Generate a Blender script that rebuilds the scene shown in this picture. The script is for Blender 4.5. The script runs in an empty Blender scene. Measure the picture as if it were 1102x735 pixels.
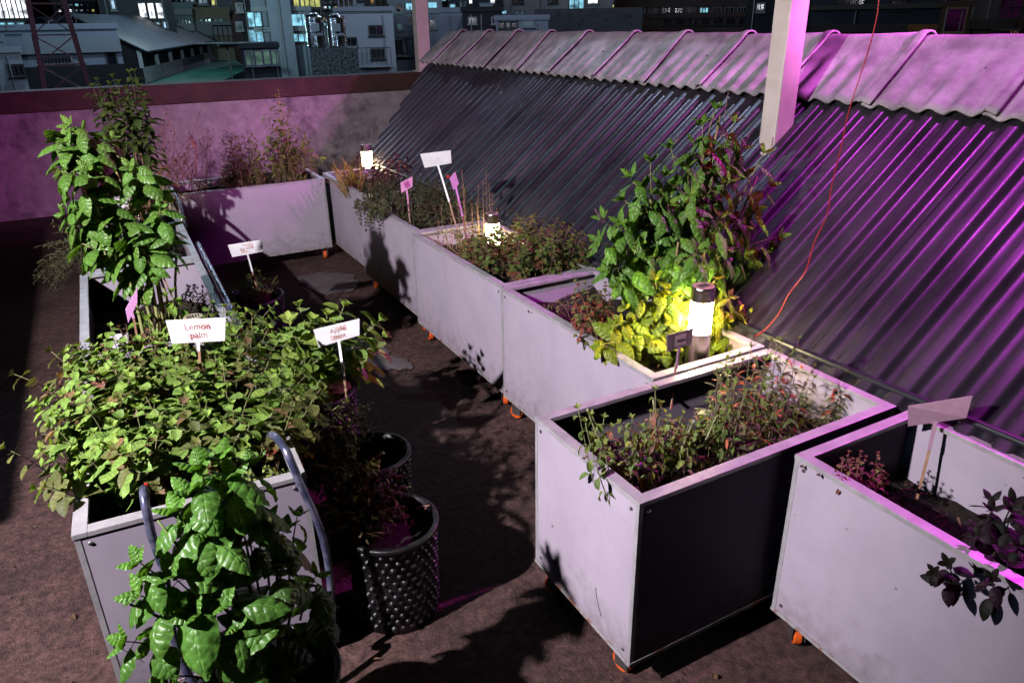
import bpy, math, random
from mathutils import Vector, Matrix, noise
R = math.radians
sc = bpy.context.scene
col = sc.collection
rnd = random.Random(7)
V = Vector

# ------------------------------------------------------------------ camera
F_PX, YAW, PITCH, ROLL, CAMH = 793.6, .50084, .41079, -.01736, 1.7
cyw, syw, cp, sp = math.cos(YAW), math.sin(YAW), math.cos(PITCH), math.sin(PITCH)
FW = V((syw*cp, cyw*cp, -sp)); RT = V((cyw, -syw, 0)); UP = RT.cross(FW)
CR = math.cos(ROLL)*RT + math.sin(ROLL)*UP
CU = -math.sin(ROLL)*RT + math.cos(ROLL)*UP
cam_d = bpy.data.cameras.new('camera'); cam = bpy.data.objects.new('camera', cam_d); col.objects.link(cam)
m = Matrix((CR, CU, -FW)).transposed().to_4x4(); m.translation = (0, 0, CAMH); cam.matrix_world = m
cam_d.sensor_width = 36; cam_d.lens = F_PX*36/1102; cam_d.clip_start = .02; cam_d.clip_end = 2000
sc.camera = cam
O = V((0, 0, CAMH))
def ray(x, y): return FW + CR*((x-551)/F_PX) - CU*((y-367.5)/F_PX)
def at(x, y, Y): d = ray(x, y); return O + d*(Y/d.y)          # a measured picture point at world depth Y
def atz(x, y, z): d = ray(x, y); return O + d*((z-CAMH)/d.z)
def atx(x, y, X): d = ray(x, y); return O + d*(X/d.x)

# ------------------------------------------------------------------ mesh builder
class MB:
    def __init__(s): s.v=[]; s.f=[]; s.c=[]; s.uv=[]; s.mi=[]
    def add(s, vs, fs, c=(1,1,1), uv=None, mi=0):
        b=len(s.v); s.v.extend([tuple(p) for p in vs]); s.f.extend([tuple(b+i for i in f) for f in fs])
        s.mi.extend([mi]*len(fs))
        s.c.extend([c]*len(vs)); s.uv.extend(uv if uv else [(0,0)]*len(vs))
    def box(s, x0,x1,y0,y1,z0,z1, M=None, c=(1,1,1), mi=0):
        vs=[V((x,y,z)) for z in (z0,z1) for y in (y0,y1) for x in (x0,x1)]
        if M is not None: vs=[M@v for v in vs]
        s.add(vs,[(0,2,3,1),(4,5,7,6),(0,1,5,4),(2,6,7,3),(0,4,6,2),(1,3,7,5)],c,mi=mi)
    def bar(s, a, b, w, h=None, c=(1,1,1), up=V((0,0,1)), mi=0):
        a=V(a); b=V(b); h=h or w; d=(b-a); L=d.length; d=d/L
        if abs(d.dot(up))>.98: up=V((1,0,0))
        x=d.cross(up).normalized(); z=x.cross(d)
        M=Matrix((x,d,z)).transposed().to_4x4(); M.translation=a
        s.box(-w/2,w/2,0,L,-h/2,h/2,M,c,mi)
    def tube(s, pts, r, n=8, c=(1,1,1), cap=True):
        pts=[V(p) for p in pts]; k=len(pts); rs = r if isinstance(r,(list,tuple)) else [r]*k
        vs=[]; fs=[]; px=None
        for i,p in enumerate(pts):
            t=(pts[min(i+1,k-1)]-pts[max(i-1,0)])
            t = t.normalized() if t.length>1e-9 else V((0,0,1))
            if px is None:
                px=t.cross(V((0,0,1)) if abs(t.z)<.9 else V((1,0,0))).normalized()
            else:
                px=(px-t*px.dot(t)).normalized()
            py=t.cross(px)
            for j in range(n):
                a=2*math.pi*j/n; vs.append(p+(px*math.cos(a)+py*math.sin(a))*rs[i])
        for i in range(k-1):
            for j in range(n):
                a=i*n+j; b=i*n+(j+1)%n; fs.append((a,b,b+n,a+n))
        if cap: fs.append(tuple(range(n))[::-1]); fs.append(tuple((k-1)*n+j for j in range(n)))
        s.add(vs,fs,c)
    def lathe(s, prof, n=24, c=(1,1,1), M=None, closed=False):
        vs=[];fs=[]
        for (r,z) in prof:
            for j in range(n):
                a=2*math.pi*j/n; p=V((r*math.cos(a), r*math.sin(a), z)); vs.append(M@p if M else p)
        k=len(prof)
        for i in range(k-1):
            for j in range(n):
                a=i*n+j; b=i*n+(j+1)%n; fs.append((a,b,b+n,a+n))
        s.add(vs,fs,c)
    def build(s, name, mat, parent=None, smooth=False, bevel=0, loc=None):
        me=bpy.data.meshes.new(name); me.from_pydata(s.v,[],s.f)
        ca=me.color_attributes.new('Col','FLOAT_COLOR','POINT')
        buf=[]; 
        for c in s.c: buf.extend((c[0],c[1],c[2],1.0))
        ca.data.foreach_set('color',buf)
        uvl=me.uv_layers.new(name='UVMap'); li=[0]*len(me.loops); me.loops.foreach_get('vertex_index',li)
        ub=[]
        for i in li: ub.extend(s.uv[i])
        uvl.data.foreach_set('uv',ub)
        for mm in (mat if isinstance(mat,(list,tuple)) else [mat]): me.materials.append(mm)
        me.polygons.foreach_set('material_index',s.mi)
        if smooth: me.polygons.foreach_set('use_smooth',[True]*len(me.polygons))
        me.update()
        o=bpy.data.objects.new(name,me); col.objects.link(o)
        if parent is not None: o.parent=parent
        if loc: o.location=loc
        if bevel:
            bm=o.modifiers.new('bevel','BEVEL'); bm.width=bevel; bm.segments=2; bm.limit_method='ANGLE'
        return o

def tag(o, label=None, cat=None, group=None, kind=None):
    if label: o['label']=label
    if cat: o['category']=cat
    if group: o['group']=group
    if kind: o['kind']=kind
    return o
def empty(name, loc=(0,0,0), rz=0, **k):
    o=bpy.data.objects.new(name,None); col.objects.link(o); o.location=loc; o.rotation_euler=(0,0,rz); o.empty_display_size=.1
    tag(o,k.get('label'),k.get('cat'),k.get('group')); return o

# ------------------------------------------------------------------ materials
def mat(name, base, rough=.6, metal=0, var=.0, scale=8, bump=0, bscale=40, col2=None, emis=None, estr=0, spec=.5, attr=False, detail=6, coat=0, lo=.35, hi=.65, dist=.01):
    M=bpy.data.materials.new(name); M.use_nodes=True; nt=M.node_tree; N=nt.nodes; L=nt.links
    b=N['Principled BSDF']; b.inputs['Roughness'].default_value=rough; b.inputs['Metallic'].default_value=metal
    b.inputs['Specular IOR Level'].default_value=spec; b.inputs['Coat Weight'].default_value=coat
    b.inputs['Base Color'].default_value=(*base,1)
    tc=N.new('ShaderNodeTexCoord')
    if col2 is not None:
        nz=N.new('ShaderNodeTexNoise'); nz.inputs['Scale'].default_value=scale; nz.inputs['Detail'].default_value=detail; nz.inputs['Roughness'].default_value=.65
        L.new(tc.outputs['Object'],nz.inputs['Vector'])
        cr=N.new('ShaderNodeValToRGB'); cr.color_ramp.elements[0].position=lo; cr.color_ramp.elements[1].position=hi
        cr.color_ramp.elements[0].color=(*base,1); cr.color_ramp.elements[1].color=(*col2,1)
        L.new(nz.outputs['Fac'],cr.inputs['Fac']); out=cr.outputs['Color']
        L.new(out,b.inputs['Base Color'])
    if attr:
        at_=N.new('ShaderNodeAttribute'); at_.attribute_name='Col'; L.new(at_.outputs['Color'],b.inputs['Base Color'])
    if bump:
        n2=N.new('ShaderNodeTexNoise'); n2.inputs['Scale'].default_value=bscale; n2.inputs['Detail'].default_value=8; n2.inputs['Roughness'].default_value=.7
        L.new(tc.outputs['Object'],n2.inputs['Vector'])
        bp=N.new('ShaderNodeBump'); bp.inputs['Strength'].default_value=bump; bp.inputs['Distance'].default_value=dist
        L.new(n2.outputs['Fac'],bp.inputs['Height']); L.new(bp.outputs['Normal'],b.inputs['Normal'])
    if emis: b.inputs['Emission Color'].default_value=(*emis,1); b.inputs['Emission Strength'].default_value=estr
    return M

def leaf_mat(name, rough=.42, veins=7., vdepth=1., trans=.3, spec=.5, tint=(1.1,1.15,.35),blister=0):
    M=bpy.data.materials.new(name); M.use_nodes=True; nt=M.node_tree; N=nt.nodes; L=nt.links
    b=N['Principled BSDF']; out=N['Material Output']
    b.inputs['Roughness'].default_value=rough; b.inputs['Specular IOR Level'].default_value=spec
    a=N.new('ShaderNodeAttribute'); a.attribute_name='Col'
    uv=N.new('ShaderNodeUVMap'); sx=N.new('ShaderNodeSeparateXYZ'); L.new(uv.outputs['UV'],sx.inputs[0])
    def mt(op,x,y=None,c=None):
        n=N.new('ShaderNodeMath'); n.operation=op
        for i,k in enumerate((x,y)):
            if k is None: continue
            if isinstance(k,(int,float)): n.inputs[i].default_value=k
            else: L.new(k,n.inputs[i])
        return n.outputs[0]
    au=mt('ABSOLUTE',sx.outputs['X'])
    ph=mt('SUBTRACT',mt('MULTIPLY',sx.outputs['Y'],veins*6.283),mt('MULTIPLY',au,4.5))
    s=mt('SINE',ph); s=mt('MULTIPLY',mt('ADD',s,1),.5)
    lat=mt('POWER',s,.45)                       # 1 on blade, dips at side veins
    mid=mt('MINIMUM',mt('MULTIPLY',au,9),1)
    h=mt('MULTIPLY',lat,mid); hb=h
    if blister:
        tcb=N.new('ShaderNodeTexCoord'); vo=N.new('ShaderNodeTexVoronoi'); vo.feature='SMOOTH_F1'; vo.inputs['Scale'].default_value=85; L.new(tcb.outputs['Object'],vo.inputs['Vector'])
        hb=mt('SUBTRACT',h,mt('MULTIPLY',vo.outputs['Distance'],blister*1.6))
    bp=N.new('ShaderNodeBump'); bp.inputs['Strength'].default_value=.8*vdepth; bp.inputs['Distance'].default_value=.0020+.0010*blister
    L.new(hb,bp.inputs['Height']); L.new(bp.outputs['Normal'],b.inputs['Normal'])
    # veins paler, blade blotchy
    tc=N.new('ShaderNodeTexCoord'); nz=N.new('ShaderNodeTexNoise'); nz.inputs['Scale'].default_value=90; L.new(tc.outputs['Object'],nz.inputs['Vector'])
    mr=N.new('ShaderNodeMapRange'); mr.inputs[1].default_value=.3; mr.inputs[2].default_value=.7; mr.inputs[3].default_value=.75; mr.inputs[4].default_value=1.25
    L.new(nz.outputs['Fac'],mr.inputs[0])
    vr=mt('ADD',mt('MULTIPLY',mt('SUBTRACT',1,h),.28),1)
    k=mt('MULTIPLY',mr.outputs[0],vr)
    mul=N.new('ShaderNodeVectorMath'); mul.operation='SCALE'; L.new(a.outputs['Color'],mul.inputs[0]); L.new(k,mul.inputs['Scale'])
    L.new(mul.outputs[0],b.inputs['Base Color'])
    tr=N.new('ShaderNodeBsdfTranslucent')
    tm=N.new('ShaderNodeVectorMath'); tm.operation='MULTIPLY'; L.new(mul.outputs[0],tm.inputs[0]); tm.inputs[1].default_value=tint
    sc2=N.new('ShaderNodeVectorMath'); sc2.operation='SCALE'; sc2.inputs['Scale'].default_value=1.6; L.new(tm.outputs[0],sc2.inputs[0])
    L.new(sc2.outputs[0],tr.inputs['Color']); L.new(bp.outputs['Normal'],tr.inputs['Normal'])
    mx=N.new('ShaderNodeMixShader'); mx.inputs[0].default_value=trans
    L.new(b.outputs[0],mx.inputs[1]); L.new(tr.outputs[0],mx.inputs[2]); L.new(mx.outputs[0],out.inputs['Surface'])
    return M

BASIL=leaf_mat('basil_leaf',.38,5.5,.8,.28,.4,blister=.9)
MINT=leaf_mat('mint_leaf',.55,5.,.45,.25,.35)
SMALL=leaf_mat('small_leaf',.6,4.,.3,.2,.3)
STEM=mat('stem',(.2,.25,.08),.6,attr=True)

def panel_mat():
    M=mat('painted_panel',(.43,.365,.455),.62,spec=.25,col2=(.50,.43,.525),scale=3.5,bump=.12,bscale=220,dist=.002)
    nt=M.node_tree;N=nt.nodes;L=nt.links;b=N['Principled BSDF']
    tc=N.new('ShaderNodeTexCoord')
    # sparse scuffs and specks
    vz=N.new('ShaderNodeTexNoise'); vz.inputs['Scale'].default_value=38; vz.inputs['Detail'].default_value=3
    L.new(tc.outputs['Object'],vz.inputs['Vector'])
    r=N.new('ShaderNodeValToRGB'); r.color_ramp.elements[0].position=.73; r.color_ramp.elements[1].position=.77
    L.new(vz.outputs['Fac'],r.inputs['Fac'])
    # drip streaks stretched along z
    mp=N.new('ShaderNodeMapping'); mp.inputs['Scale'].default_value=(26,26,1.4); L.new(tc.outputs['Object'],mp.inputs['Vector'])
    st=N.new('ShaderNodeTexNoise'); st.inputs['Scale'].default_value=1; st.inputs['Detail'].default_value=4; L.new(mp.outputs[0],st.inputs['Vector'])
    r2=N.new('ShaderNodeValToRGB'); r2.color_ramp.elements[0].position=.5; r2.color_ramp.elements[1].position=.85; r2.color_ramp.elements[1].color=(.10,.10,.10,1)
    L.new(st.outputs['Fac'],r2.inputs['Fac'])
    ad=N.new('ShaderNodeMath'); ad.operation='MAXIMUM'; L.new(r.outputs['Color'],ad.inputs[0]); L.new(r2.outputs['Color'],ad.inputs[1])
    cr=b.inputs['Base Color'].links[0].from_socket
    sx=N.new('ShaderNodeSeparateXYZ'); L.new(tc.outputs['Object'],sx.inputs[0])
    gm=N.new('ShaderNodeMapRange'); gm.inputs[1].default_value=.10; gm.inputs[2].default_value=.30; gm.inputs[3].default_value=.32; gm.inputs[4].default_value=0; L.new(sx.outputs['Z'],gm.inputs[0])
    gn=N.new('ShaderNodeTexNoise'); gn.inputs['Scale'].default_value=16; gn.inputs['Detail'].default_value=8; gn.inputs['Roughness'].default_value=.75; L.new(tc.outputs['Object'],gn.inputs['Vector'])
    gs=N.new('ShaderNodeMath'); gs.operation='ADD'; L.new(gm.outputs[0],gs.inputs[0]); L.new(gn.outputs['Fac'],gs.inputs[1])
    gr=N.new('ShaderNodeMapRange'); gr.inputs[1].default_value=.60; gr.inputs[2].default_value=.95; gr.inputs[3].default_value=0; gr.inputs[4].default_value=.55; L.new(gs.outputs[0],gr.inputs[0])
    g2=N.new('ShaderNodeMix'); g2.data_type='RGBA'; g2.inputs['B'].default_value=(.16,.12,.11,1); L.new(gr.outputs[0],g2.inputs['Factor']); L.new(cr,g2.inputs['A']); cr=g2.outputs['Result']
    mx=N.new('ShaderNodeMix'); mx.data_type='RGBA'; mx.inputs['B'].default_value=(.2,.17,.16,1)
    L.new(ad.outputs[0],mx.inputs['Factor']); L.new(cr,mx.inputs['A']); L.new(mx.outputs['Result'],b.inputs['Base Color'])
    return M
PANEL=panel_mat()
RIM=mat('rim_metal',(.5,.48,.5),.38,metal=.15,col2=(.36,.34,.36),scale=14,bump=.1,bscale=120)
EDGE_RUST=mat('chipped_edge',(.4,.38,.4),.5,col2=(.28,.09,.04),scale=30,lo=.5,hi=.62)
SOIL=mat('soil',(.012,.008,.006),.95,col2=(.04,.025,.016),scale=30,bump=1,bscale=60,dist=.03)
ORANGE=mat('orange_wheel',(.85,.13,.02),.45)
BLACKP=mat('black_plastic',(.010,.010,.012),.34,col2=(.03,.024,.02),scale=22,lo=.5,hi=.75,bump=.25,bscale=60)
BLACKM=mat('black_matt',(.015,.015,.017),.6)
STEELM=mat('bracket_steel',(.35,.34,.34),.35,metal=.9)
STEEL=mat('brushed_steel',(.6,.57,.54),.25,metal=1,bump=.1,bscale=90)
LAMPW=mat('lamp_glow',(1,.95,.85),.4,emis=(1,.80,.42),estr=45)
LAMPTOP=mat('lamp_top_ring',(.75,.6,.4),.35,metal=.4)
SIGNW=mat('white_sign_plastic',(.86,.84,.87),.45,col2=(.78,.75,.77),scale=25)
SIGNM=mat('magenta_sign_card',(.72,.35,.66),.5)
TAPE=mat('printed_label_tape',(.68,.46,.44),.5,col2=(.74,.6,.58),scale=60)
INKR=mat('red_brown_ink',(.28,.05,.05),.6)
INKB=mat('black_ink',(.01,.01,.012),.6)
WOOD=mat('stake_wood',(.42,.24,.15),.6,col2=(.3,.15,.09),scale=40)
PIPE=mat('blue_grey_pipe',(.07,.08,.15),.25,metal=.5,col2=(.22,.22,.32),scale=18,lo=.45,hi=.6,bump=.1)
HOSE=mat('black_hose',(.012,.014,.02),.35)
RED=mat('red_emitter',(.75,.02,.02),.4)
REDWIRE=mat('red_wire',(.35,.012,.016),.4)
POLEM=mat('painted_pole',(.62,.55,.5),.5,col2=(.52,.45,.4),scale=9,bump=.15,bscale=40)
# roof sheets
def roof_mat():
    M=mat('roof_sheet_metal',(.06,.052,.07),.34,metal=.8,spec=.55,col2=(.12,.11,.135),scale=2.2)
    nt=M.node_tree;N=nt.nodes;L=nt.links;b=N['Principled BSDF']; tc=N.new('ShaderNodeTexCoord')
    mp=N.new('ShaderNodeMapping'); mp.inputs['Scale'].default_value=(1.3,14,1.3); L.new(tc.outputs['Object'],mp.inputs['Vector'])
    nz=N.new('ShaderNodeTexNoise'); nz.inputs['Scale'].default_value=1; nz.inputs['Detail'].default_value=5; L.new(mp.outputs[0],nz.inputs['Vector'])
    mr=N.new('ShaderNodeMapRange'); mr.inputs[1].default_value=.3; mr.inputs[2].default_value=.7; mr.inputs[3].default_value=.28; mr.inputs[4].default_value=.46
    L.new(nz.outputs['Fac'],mr.inputs[0]); L.new(mr.outputs[0],b.inputs['Roughness'])
    return M
ROOF=roof_mat()
CAP=mat('fibre_cement_cap',(.17,.155,.165),.75,col2=(.34,.31,.335),scale=6,bump=.5,bscale=35,lo=.38,hi=.6,dist=.006)
def two_scale(name,a,b_,c3,s1,s2,rough,bump,bs,lo2=.5,hi2=.62,dist=.01):
    M=mat(name,a,rough,col2=b_,scale=s1,bump=bump,bscale=bs,dist=dist); nt=M.node_tree;N=nt.nodes;L=nt.links;b=N['Principled BSDF']
    tc=N.new('ShaderNodeTexCoord'); nz=N.new('ShaderNodeTexNoise'); nz.inputs['Scale'].default_value=s2; nz.inputs['Detail'].default_value=9; nz.inputs['Roughness'].default_value=.7
    L.new(tc.outputs['Object'],nz.inputs['Vector']); r=N.new('ShaderNodeValToRGB'); r.color_ramp.elements[0].position=lo2; r.color_ramp.elements[1].position=hi2; L.new(nz.outputs['Fac'],r.inputs['Fac'])
    mx=N.new('ShaderNodeMix'); mx.data_type='RGBA'; mx.inputs['B'].default_value=(*c3,1); L.new(r.outputs['Color'],mx.inputs['Factor'])
    L.new(b.inputs['Base Color'].links[0].from_socket,mx.inputs['A']); L.new(mx.outputs['Result'],b.inputs['Base Color']); return M
FLOOR=two_scale('brown_concrete',(.05,.024,.021),(.185,.095,.082),(.033,.017,.015),30,2.2,.8,1.,34,.48,.7,.03)
WALLM=two_scale('mouldy_wall',(.46,.38,.42),(.3,.24,.27),(.06,.04,.06),9,1.7,.85,.7,22,.5,.66)
COPING=two_scale('red_brown_coping',(.06,.022,.024),(.09,.032,.03),(.05,.02,.02),8,3,.7,.5,25)
PATCH=mat('pale_cement_patch',(.08,.055,.05),.6,col2=(.17,.145,.15),scale=9,lo=.3,hi=.6,bump=.4,bscale=30)
GRND=mat('city_ground',(.03,.03,.035),.9)

# ------------------------------------------------------------------ setting: roof terrace
b=MB(); nx,ny=70,90
X0,X1,Y0,Y1=-4.5,2.0,-2.5,8.62
vs=[];fs=[]
for j in range(ny+1):
    for i in range(nx+1):
        x=X0+(X1-X0)*i/nx; y=Y0+(Y1-Y0)*j/ny
        vs.append((x,y,.006*noise.noise(V((x*.8,y*.8,0)))-.004))
for j in range(ny):
    for i in range(nx): a=j*(nx+1)+i; fs.append((a,a+1,a+nx+2,a+nx+1))
b.add(vs,fs); tag(b.build('terrace_floor',FLOOR,smooth=True),kind='structure')
b=MB(); b.box(-400,900,-300,1500,-16.2,-16); tag(b.build('city_ground',GRND),kind='structure')
# terrace slab/host building under the floor
b=MB(); b.box(-4.6,6.5,-2.6,8.9,-16,-.02); tag(b.build('host_building',mat('host_wall',(.2,.19,.19),.8)),'plain building body carrying the roof terrace','building')
# paler patches of irregular outline on the floor
def floor_patch(pts,nm='cement_patch'):
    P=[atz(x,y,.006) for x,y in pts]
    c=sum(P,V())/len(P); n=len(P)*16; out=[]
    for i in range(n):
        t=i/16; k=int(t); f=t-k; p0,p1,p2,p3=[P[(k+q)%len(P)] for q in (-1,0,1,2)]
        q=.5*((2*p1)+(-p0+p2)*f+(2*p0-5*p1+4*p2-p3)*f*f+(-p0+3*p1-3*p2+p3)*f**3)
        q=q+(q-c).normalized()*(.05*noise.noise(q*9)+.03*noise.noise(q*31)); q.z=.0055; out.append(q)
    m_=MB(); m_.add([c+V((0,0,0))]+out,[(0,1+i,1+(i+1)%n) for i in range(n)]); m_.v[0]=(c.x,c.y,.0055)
    tag(m_.build(nm,PATCH),kind='structure')
floor_patch([(318,299),(335,295),(373,294),(384,301),(381,313),(347,316),(329,307)])
floor_patch([(384,371),(411,371),(419,383),(436,387),(446,394),(436,398),(409,399),(392,397),(375,386)])

# parapet
t=empty('parapet_wall',(0,8.5,0),label='low stained parapet wall with a red brown coping across the far end of the terrace',cat='wall')
b=MB(); b.box(-4.6,3.75,0,.22,-.02,.975); b.build('wall_body',WALLM,t)
b=MB(); b.box(-4.62,3.77,-.035,.26,.975,1.163); b.build('coping',COPING,t,bevel=.008)
t=empty('side_parapet',(-4.6,0,0),label='low side wall closing the left edge of the terrace',cat='wall')
b=MB(); b.box(-.2,0,-2.6,8.48,-.02,1.0); b.build('wall_body',WALLM,t)

# ------------------------------------------------------------------ corrugated roof
PHI=R(38); CX,CZ=1.98,.655; cph,sph=math.cos(PHI),math.sin(PHI)
roof=empty('corrugated_roof',(CX,0,0),label='steep dark corrugated roof slope with pale purple lit ridge caps beside the planters',cat='roof')
def sheet(y0,y1,pitch,amp,s0f,s1,lift=0,side=1,nper=24,rows=2,x0=0,z0=CZ):
    b=MB(); n=int((y1-y0)/pitch*nper); vs=[];fs=[]
    for i in range(n+1):
        y=y0+i*pitch/nper; h=amp*math.tanh(2.1*math.cos(2*math.pi*y/pitch)+.35)+lift
        s0=s0f(y) if callable(s0f) else s0f
        for r_ in range(rows):
            s=s0+(s1-s0)*r_/(rows-1)
            vs.append((x0+side*s*cph-side*h*sph, y, z0+s*sph+h*cph))
    for i in range(n):
        for r_ in range(rows-1):
            a=i*rows+r_; q=(a,a+1,a+rows+1,a+rows); fs.append(q if side<0 else q[::-1])
    b.add(vs,fs); return b
SL=1.36
# near, middle and far roof sheets, each one sheet lapping the next a little
ycuts=[(-1.2,.42),(.40,1.52),(1.50,2.62),(2.60,3.72),(3.70,4.82),(4.80,5.92),(5.90,6.80)]
for k,(a_,b_) in enumerate(ycuts):
    lift=.0 if k%2 else .0025
    if k==len(ycuts)-1:
        bb=sheet(a_,b_,.106,.0125,lambda y:-.06+max(0,(y-6.08)/.56),SL,lift)
    else: bb=sheet(a_,b_,.106,.0125,-.06,SL,lift)
    bb.build('roof_sheet',ROOF,roof,smooth=True)
# underside end closure and far slope
b=MB(); b.add([(x,6.6,z) for x,z in ((.75,.5),(.9,1.22-.1),(1.14,1.5),(2.1,.75),(2.1,.5))],[(0,1,2,3,4)]); b.build('gable_board',BLACKM,roof)
bb=sheet(-1.2,6.80,.106,.0125,0,1.3,0,side=-1,x0=1.12*2+.02,z0=CZ); bb.build('rear_slope',ROOF,roof,smooth=True)
# purlin-coloured low ledge under the eave
b=MB(); b.box(-.02,.14,-1.2,6.3,0,.58); b.build('eave_wall',mat('eave_wall',(.05,.045,.05),.8,bump=.4),roof)
# ridge caps
seams=[-1.0,-.45,.08,.58,1.06,1.55,2.06,2.54,3.06,3.545,4.02,4.55,5.03,5.53,6.03,6.55,6.84]
NS=len(seams)-1
for k in range(NS):
    y0,y1=seams[k]-.0,seams[k+1]+.045
    off=.007 if True else 0
    b=MB(); npl=int((y1-y0)/.0092)+1; prof=[]
    # profile across ridge: s from lower near edge up, over a roll, down behind
    rows=26; vs=[];fs=[]
    r_roll=.085; xr,zr=1.145,1.52
    for i in range(npl+1):
        y=y0+(y1-y0)*i/npl
        lapt=(y-y0)/(y1-y0)
        lift=.006+.012*(1-lapt)+(.012 if y-y0<.045 else 0)    # near end rides over the neighbour
        wave=.0125*math.cos(2*math.pi*y/.106)
        for j in range(rows):
            u=j/(rows-1)
            # param: 0-.4 front skirt, .4-.6 roll, .6-1 back skirt
            if u<.42:
                f=u/.42; s=1.10+ f*.36; ww=max(0,1-f*1.25)**.8
                x=s*cph; z=CZ+s*sph; h=lift+.012+.012*f+wave*ww
                x-=h*sph; z+=h*cph
            elif u<=.62:
                f=(u-.42)/.20; a=math.pi-(.5*math.pi-PHI)-f*(2*PHI+.15) ; 
                a=math.pi/2+PHI - f*2*PHI
                s=1.46; bx=s*cph-(lift+.024)*sph; bz=CZ+s*sph+(lift+.024)*cph
                rr=.075; cx_=bx+rr*math.sin(PHI); cz_=bz-rr*math.cos(PHI)
                bul=.012*math.sin(f*math.pi)
                x=cx_+(rr+bul)*math.cos(a); z=cz_+(rr+bul)*math.sin(a)
            else:
                f=(u-.62)/.38; 
                s=1.46; bx=s*cph-(lift+.024)*sph; bz=CZ+s*sph+(lift+.024)*cph; rr=.075; cx_=bx+rr*sph
                ex=cx_+rr*sph; ez=bz
                x=ex+f*.34*cph; z=ez-f*.34*sph
            zz=.004*noise.noise(V((x*7,y*5,k*3.1)))
            vs.append((x,y,z+zz))
    for i in range(npl):
        for j in range(rows-1):
            a=i*rows+j; fs.append((a,a+rows,a+rows+1,a+1))
    b.add(vs,fs); c=b.build('ridge_cap',CAP,roof,smooth=True)
    so=c.modifiers.new('thick','SOLIDIFY'); so.thickness=.008; so.offset=-1
    # two fixing bolts
    bm_=MB()
    for yy in (y0+.17,):
        s=1.33; M=Matrix.Translation((s*cph-.036*sph,yy,CZ+s*sph+.036*cph))@Matrix.Rotation(-PHI,4,'Y'); bm_.lathe([(0,.006),(.007,.005),(.008,0)],8,M=M)
    bm_.build('cap_bolt',BLACKM,c)
# poles
t=empty('canopy_pole',(2.675,2.395,0),label='cream square steel pole rising in front of the roof ridge, magenta on its right side',cat='pole')
b=MB(); b.box(-.055,.055,-.045,.045,1.13,3.6); b.build('post',POLEM,t,bevel=.006)
b=MB(); b.box(-.075,.075,-.065,.065,1.12,1.14,Matrix.Translation((0,0,0))); b.build('base_plate',POLEM,t)
pp=at(456,77,8.6)
t=empty('parapet_pole',(pp.x,8.6,1.163),label='slim square pole standing on the far parapet at the left end of the roof',cat='pole')
b=MB(); b.box(-.075,.075,-.06,.06,0,2.6); b.build('post',POLEM,t,bevel=.006)
b=MB(); b.box(-.11,.11,-.09,.09,0,.012); b.build('base_plate',POLEM,t)

t=empty('canopy_beam',(3.03,3,2.12),label='dark steel edge beam of the canopy carried above the roof ridge',cat='beam')  # unseen beam added to keep magenta light off the left plants
b=MB(); b.box(-.03,.03,-5,5.6,0,.42); b.build('web',mat('beam_paint',(.05,.05,.055),.6),t,bevel=.004)
b=MB(); b.box(-.07,.07,-5,5.6,.42,.43); b.build('top_flange',mat('beam_flange_paint',(.05,.05,.055),.6),t)
# hanging red wire
pts=[((946,-60),2.02,0),((946,0),2.02,0),((940,35),2.02,0),((929,72),2.02,0),((918,105),2.0,0),((911,130),2.0,0),((905,160),2.0,0),((895,200),2.0,0),((891,228),2.0,0),((884,245),1.99,0),((876,262),1.99,0),((868,290),1.98,0),((858,305),1.98,0),((848,318),1.97,0),((838,338),1.96,0),((822,356),1.95,0),((812,362),1.94,0)]
P=[atx(*q,X-.0) for q,X,_ in pts]
sm=[]
for i in range(len(P)-1):
    p0,p1,p2,p3=P[max(i-1,0)],P[i],P[i+1],P[min(i+2,len(P)-1)]
    for f in (0,.33,.66): sm.append(.5*((2*p1)+(-p0+p2)*f+(2*p0-5*p1+4*p2-p3)*f*f+(-p0+3*p1-3*p2+p3)*f**3))
sm.append(P[-1])
b=MB(); b.tube(sm,.0019,6); tag(b.build('hanging_wire',REDWIRE,smooth=True),'thin red wire hanging down in front of the corrugated roof','wire')
# black hose + magenta-lit strip along the eave
b=MB(); b.tube([(1.965+.008*math.sin(y*2.1),y,.655+.006*math.sin(y*3)) for y in [ -1+i*.12 for i in range(58)]],.014,10)
tag(b.build('irrigation_hose',HOSE,smooth=True),'long black irrigation hose lying along the foot of the corrugated roof','hose')

# ------------------------------------------------------------------ planters
caster_meshes={}
def caster(parent, loc, rz):
    M=Matrix.Translation(loc)@Matrix.Rotation(rz,4,'Z')
    b=MB(); Mw=M@Matrix.Translation((0,.012,.033))@Matrix.Rotation(math.pi/2,4,'Y')
    b.lathe([(.010,-.013),(.029,-.013),(.033,-.009),(.033,.009),(.029,.013),(.010,.013)],20,M=Mw)
    w=b.build('wheel',ORANGE,parent,smooth=False)
    b=MB(); b.lathe([(0,-.016),(.013,-.016),(.013,.016),(0,.016)],12,M=Mw); b.build('hub',BLACKM,w)
    b=MB()
    b.box(-.021,-.0175,-.018,.028,.025,.085,M); b.box(.0175,.021,-.018,.028,.025,.085,M)
    b.box(-.026,.026,-.026,.03,.085,.090,M); b.lathe([(.02,.09),(.02,.1),(0,.1)],12,M=M)
    b.build('caster_bracket',STEELM,parent)
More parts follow.
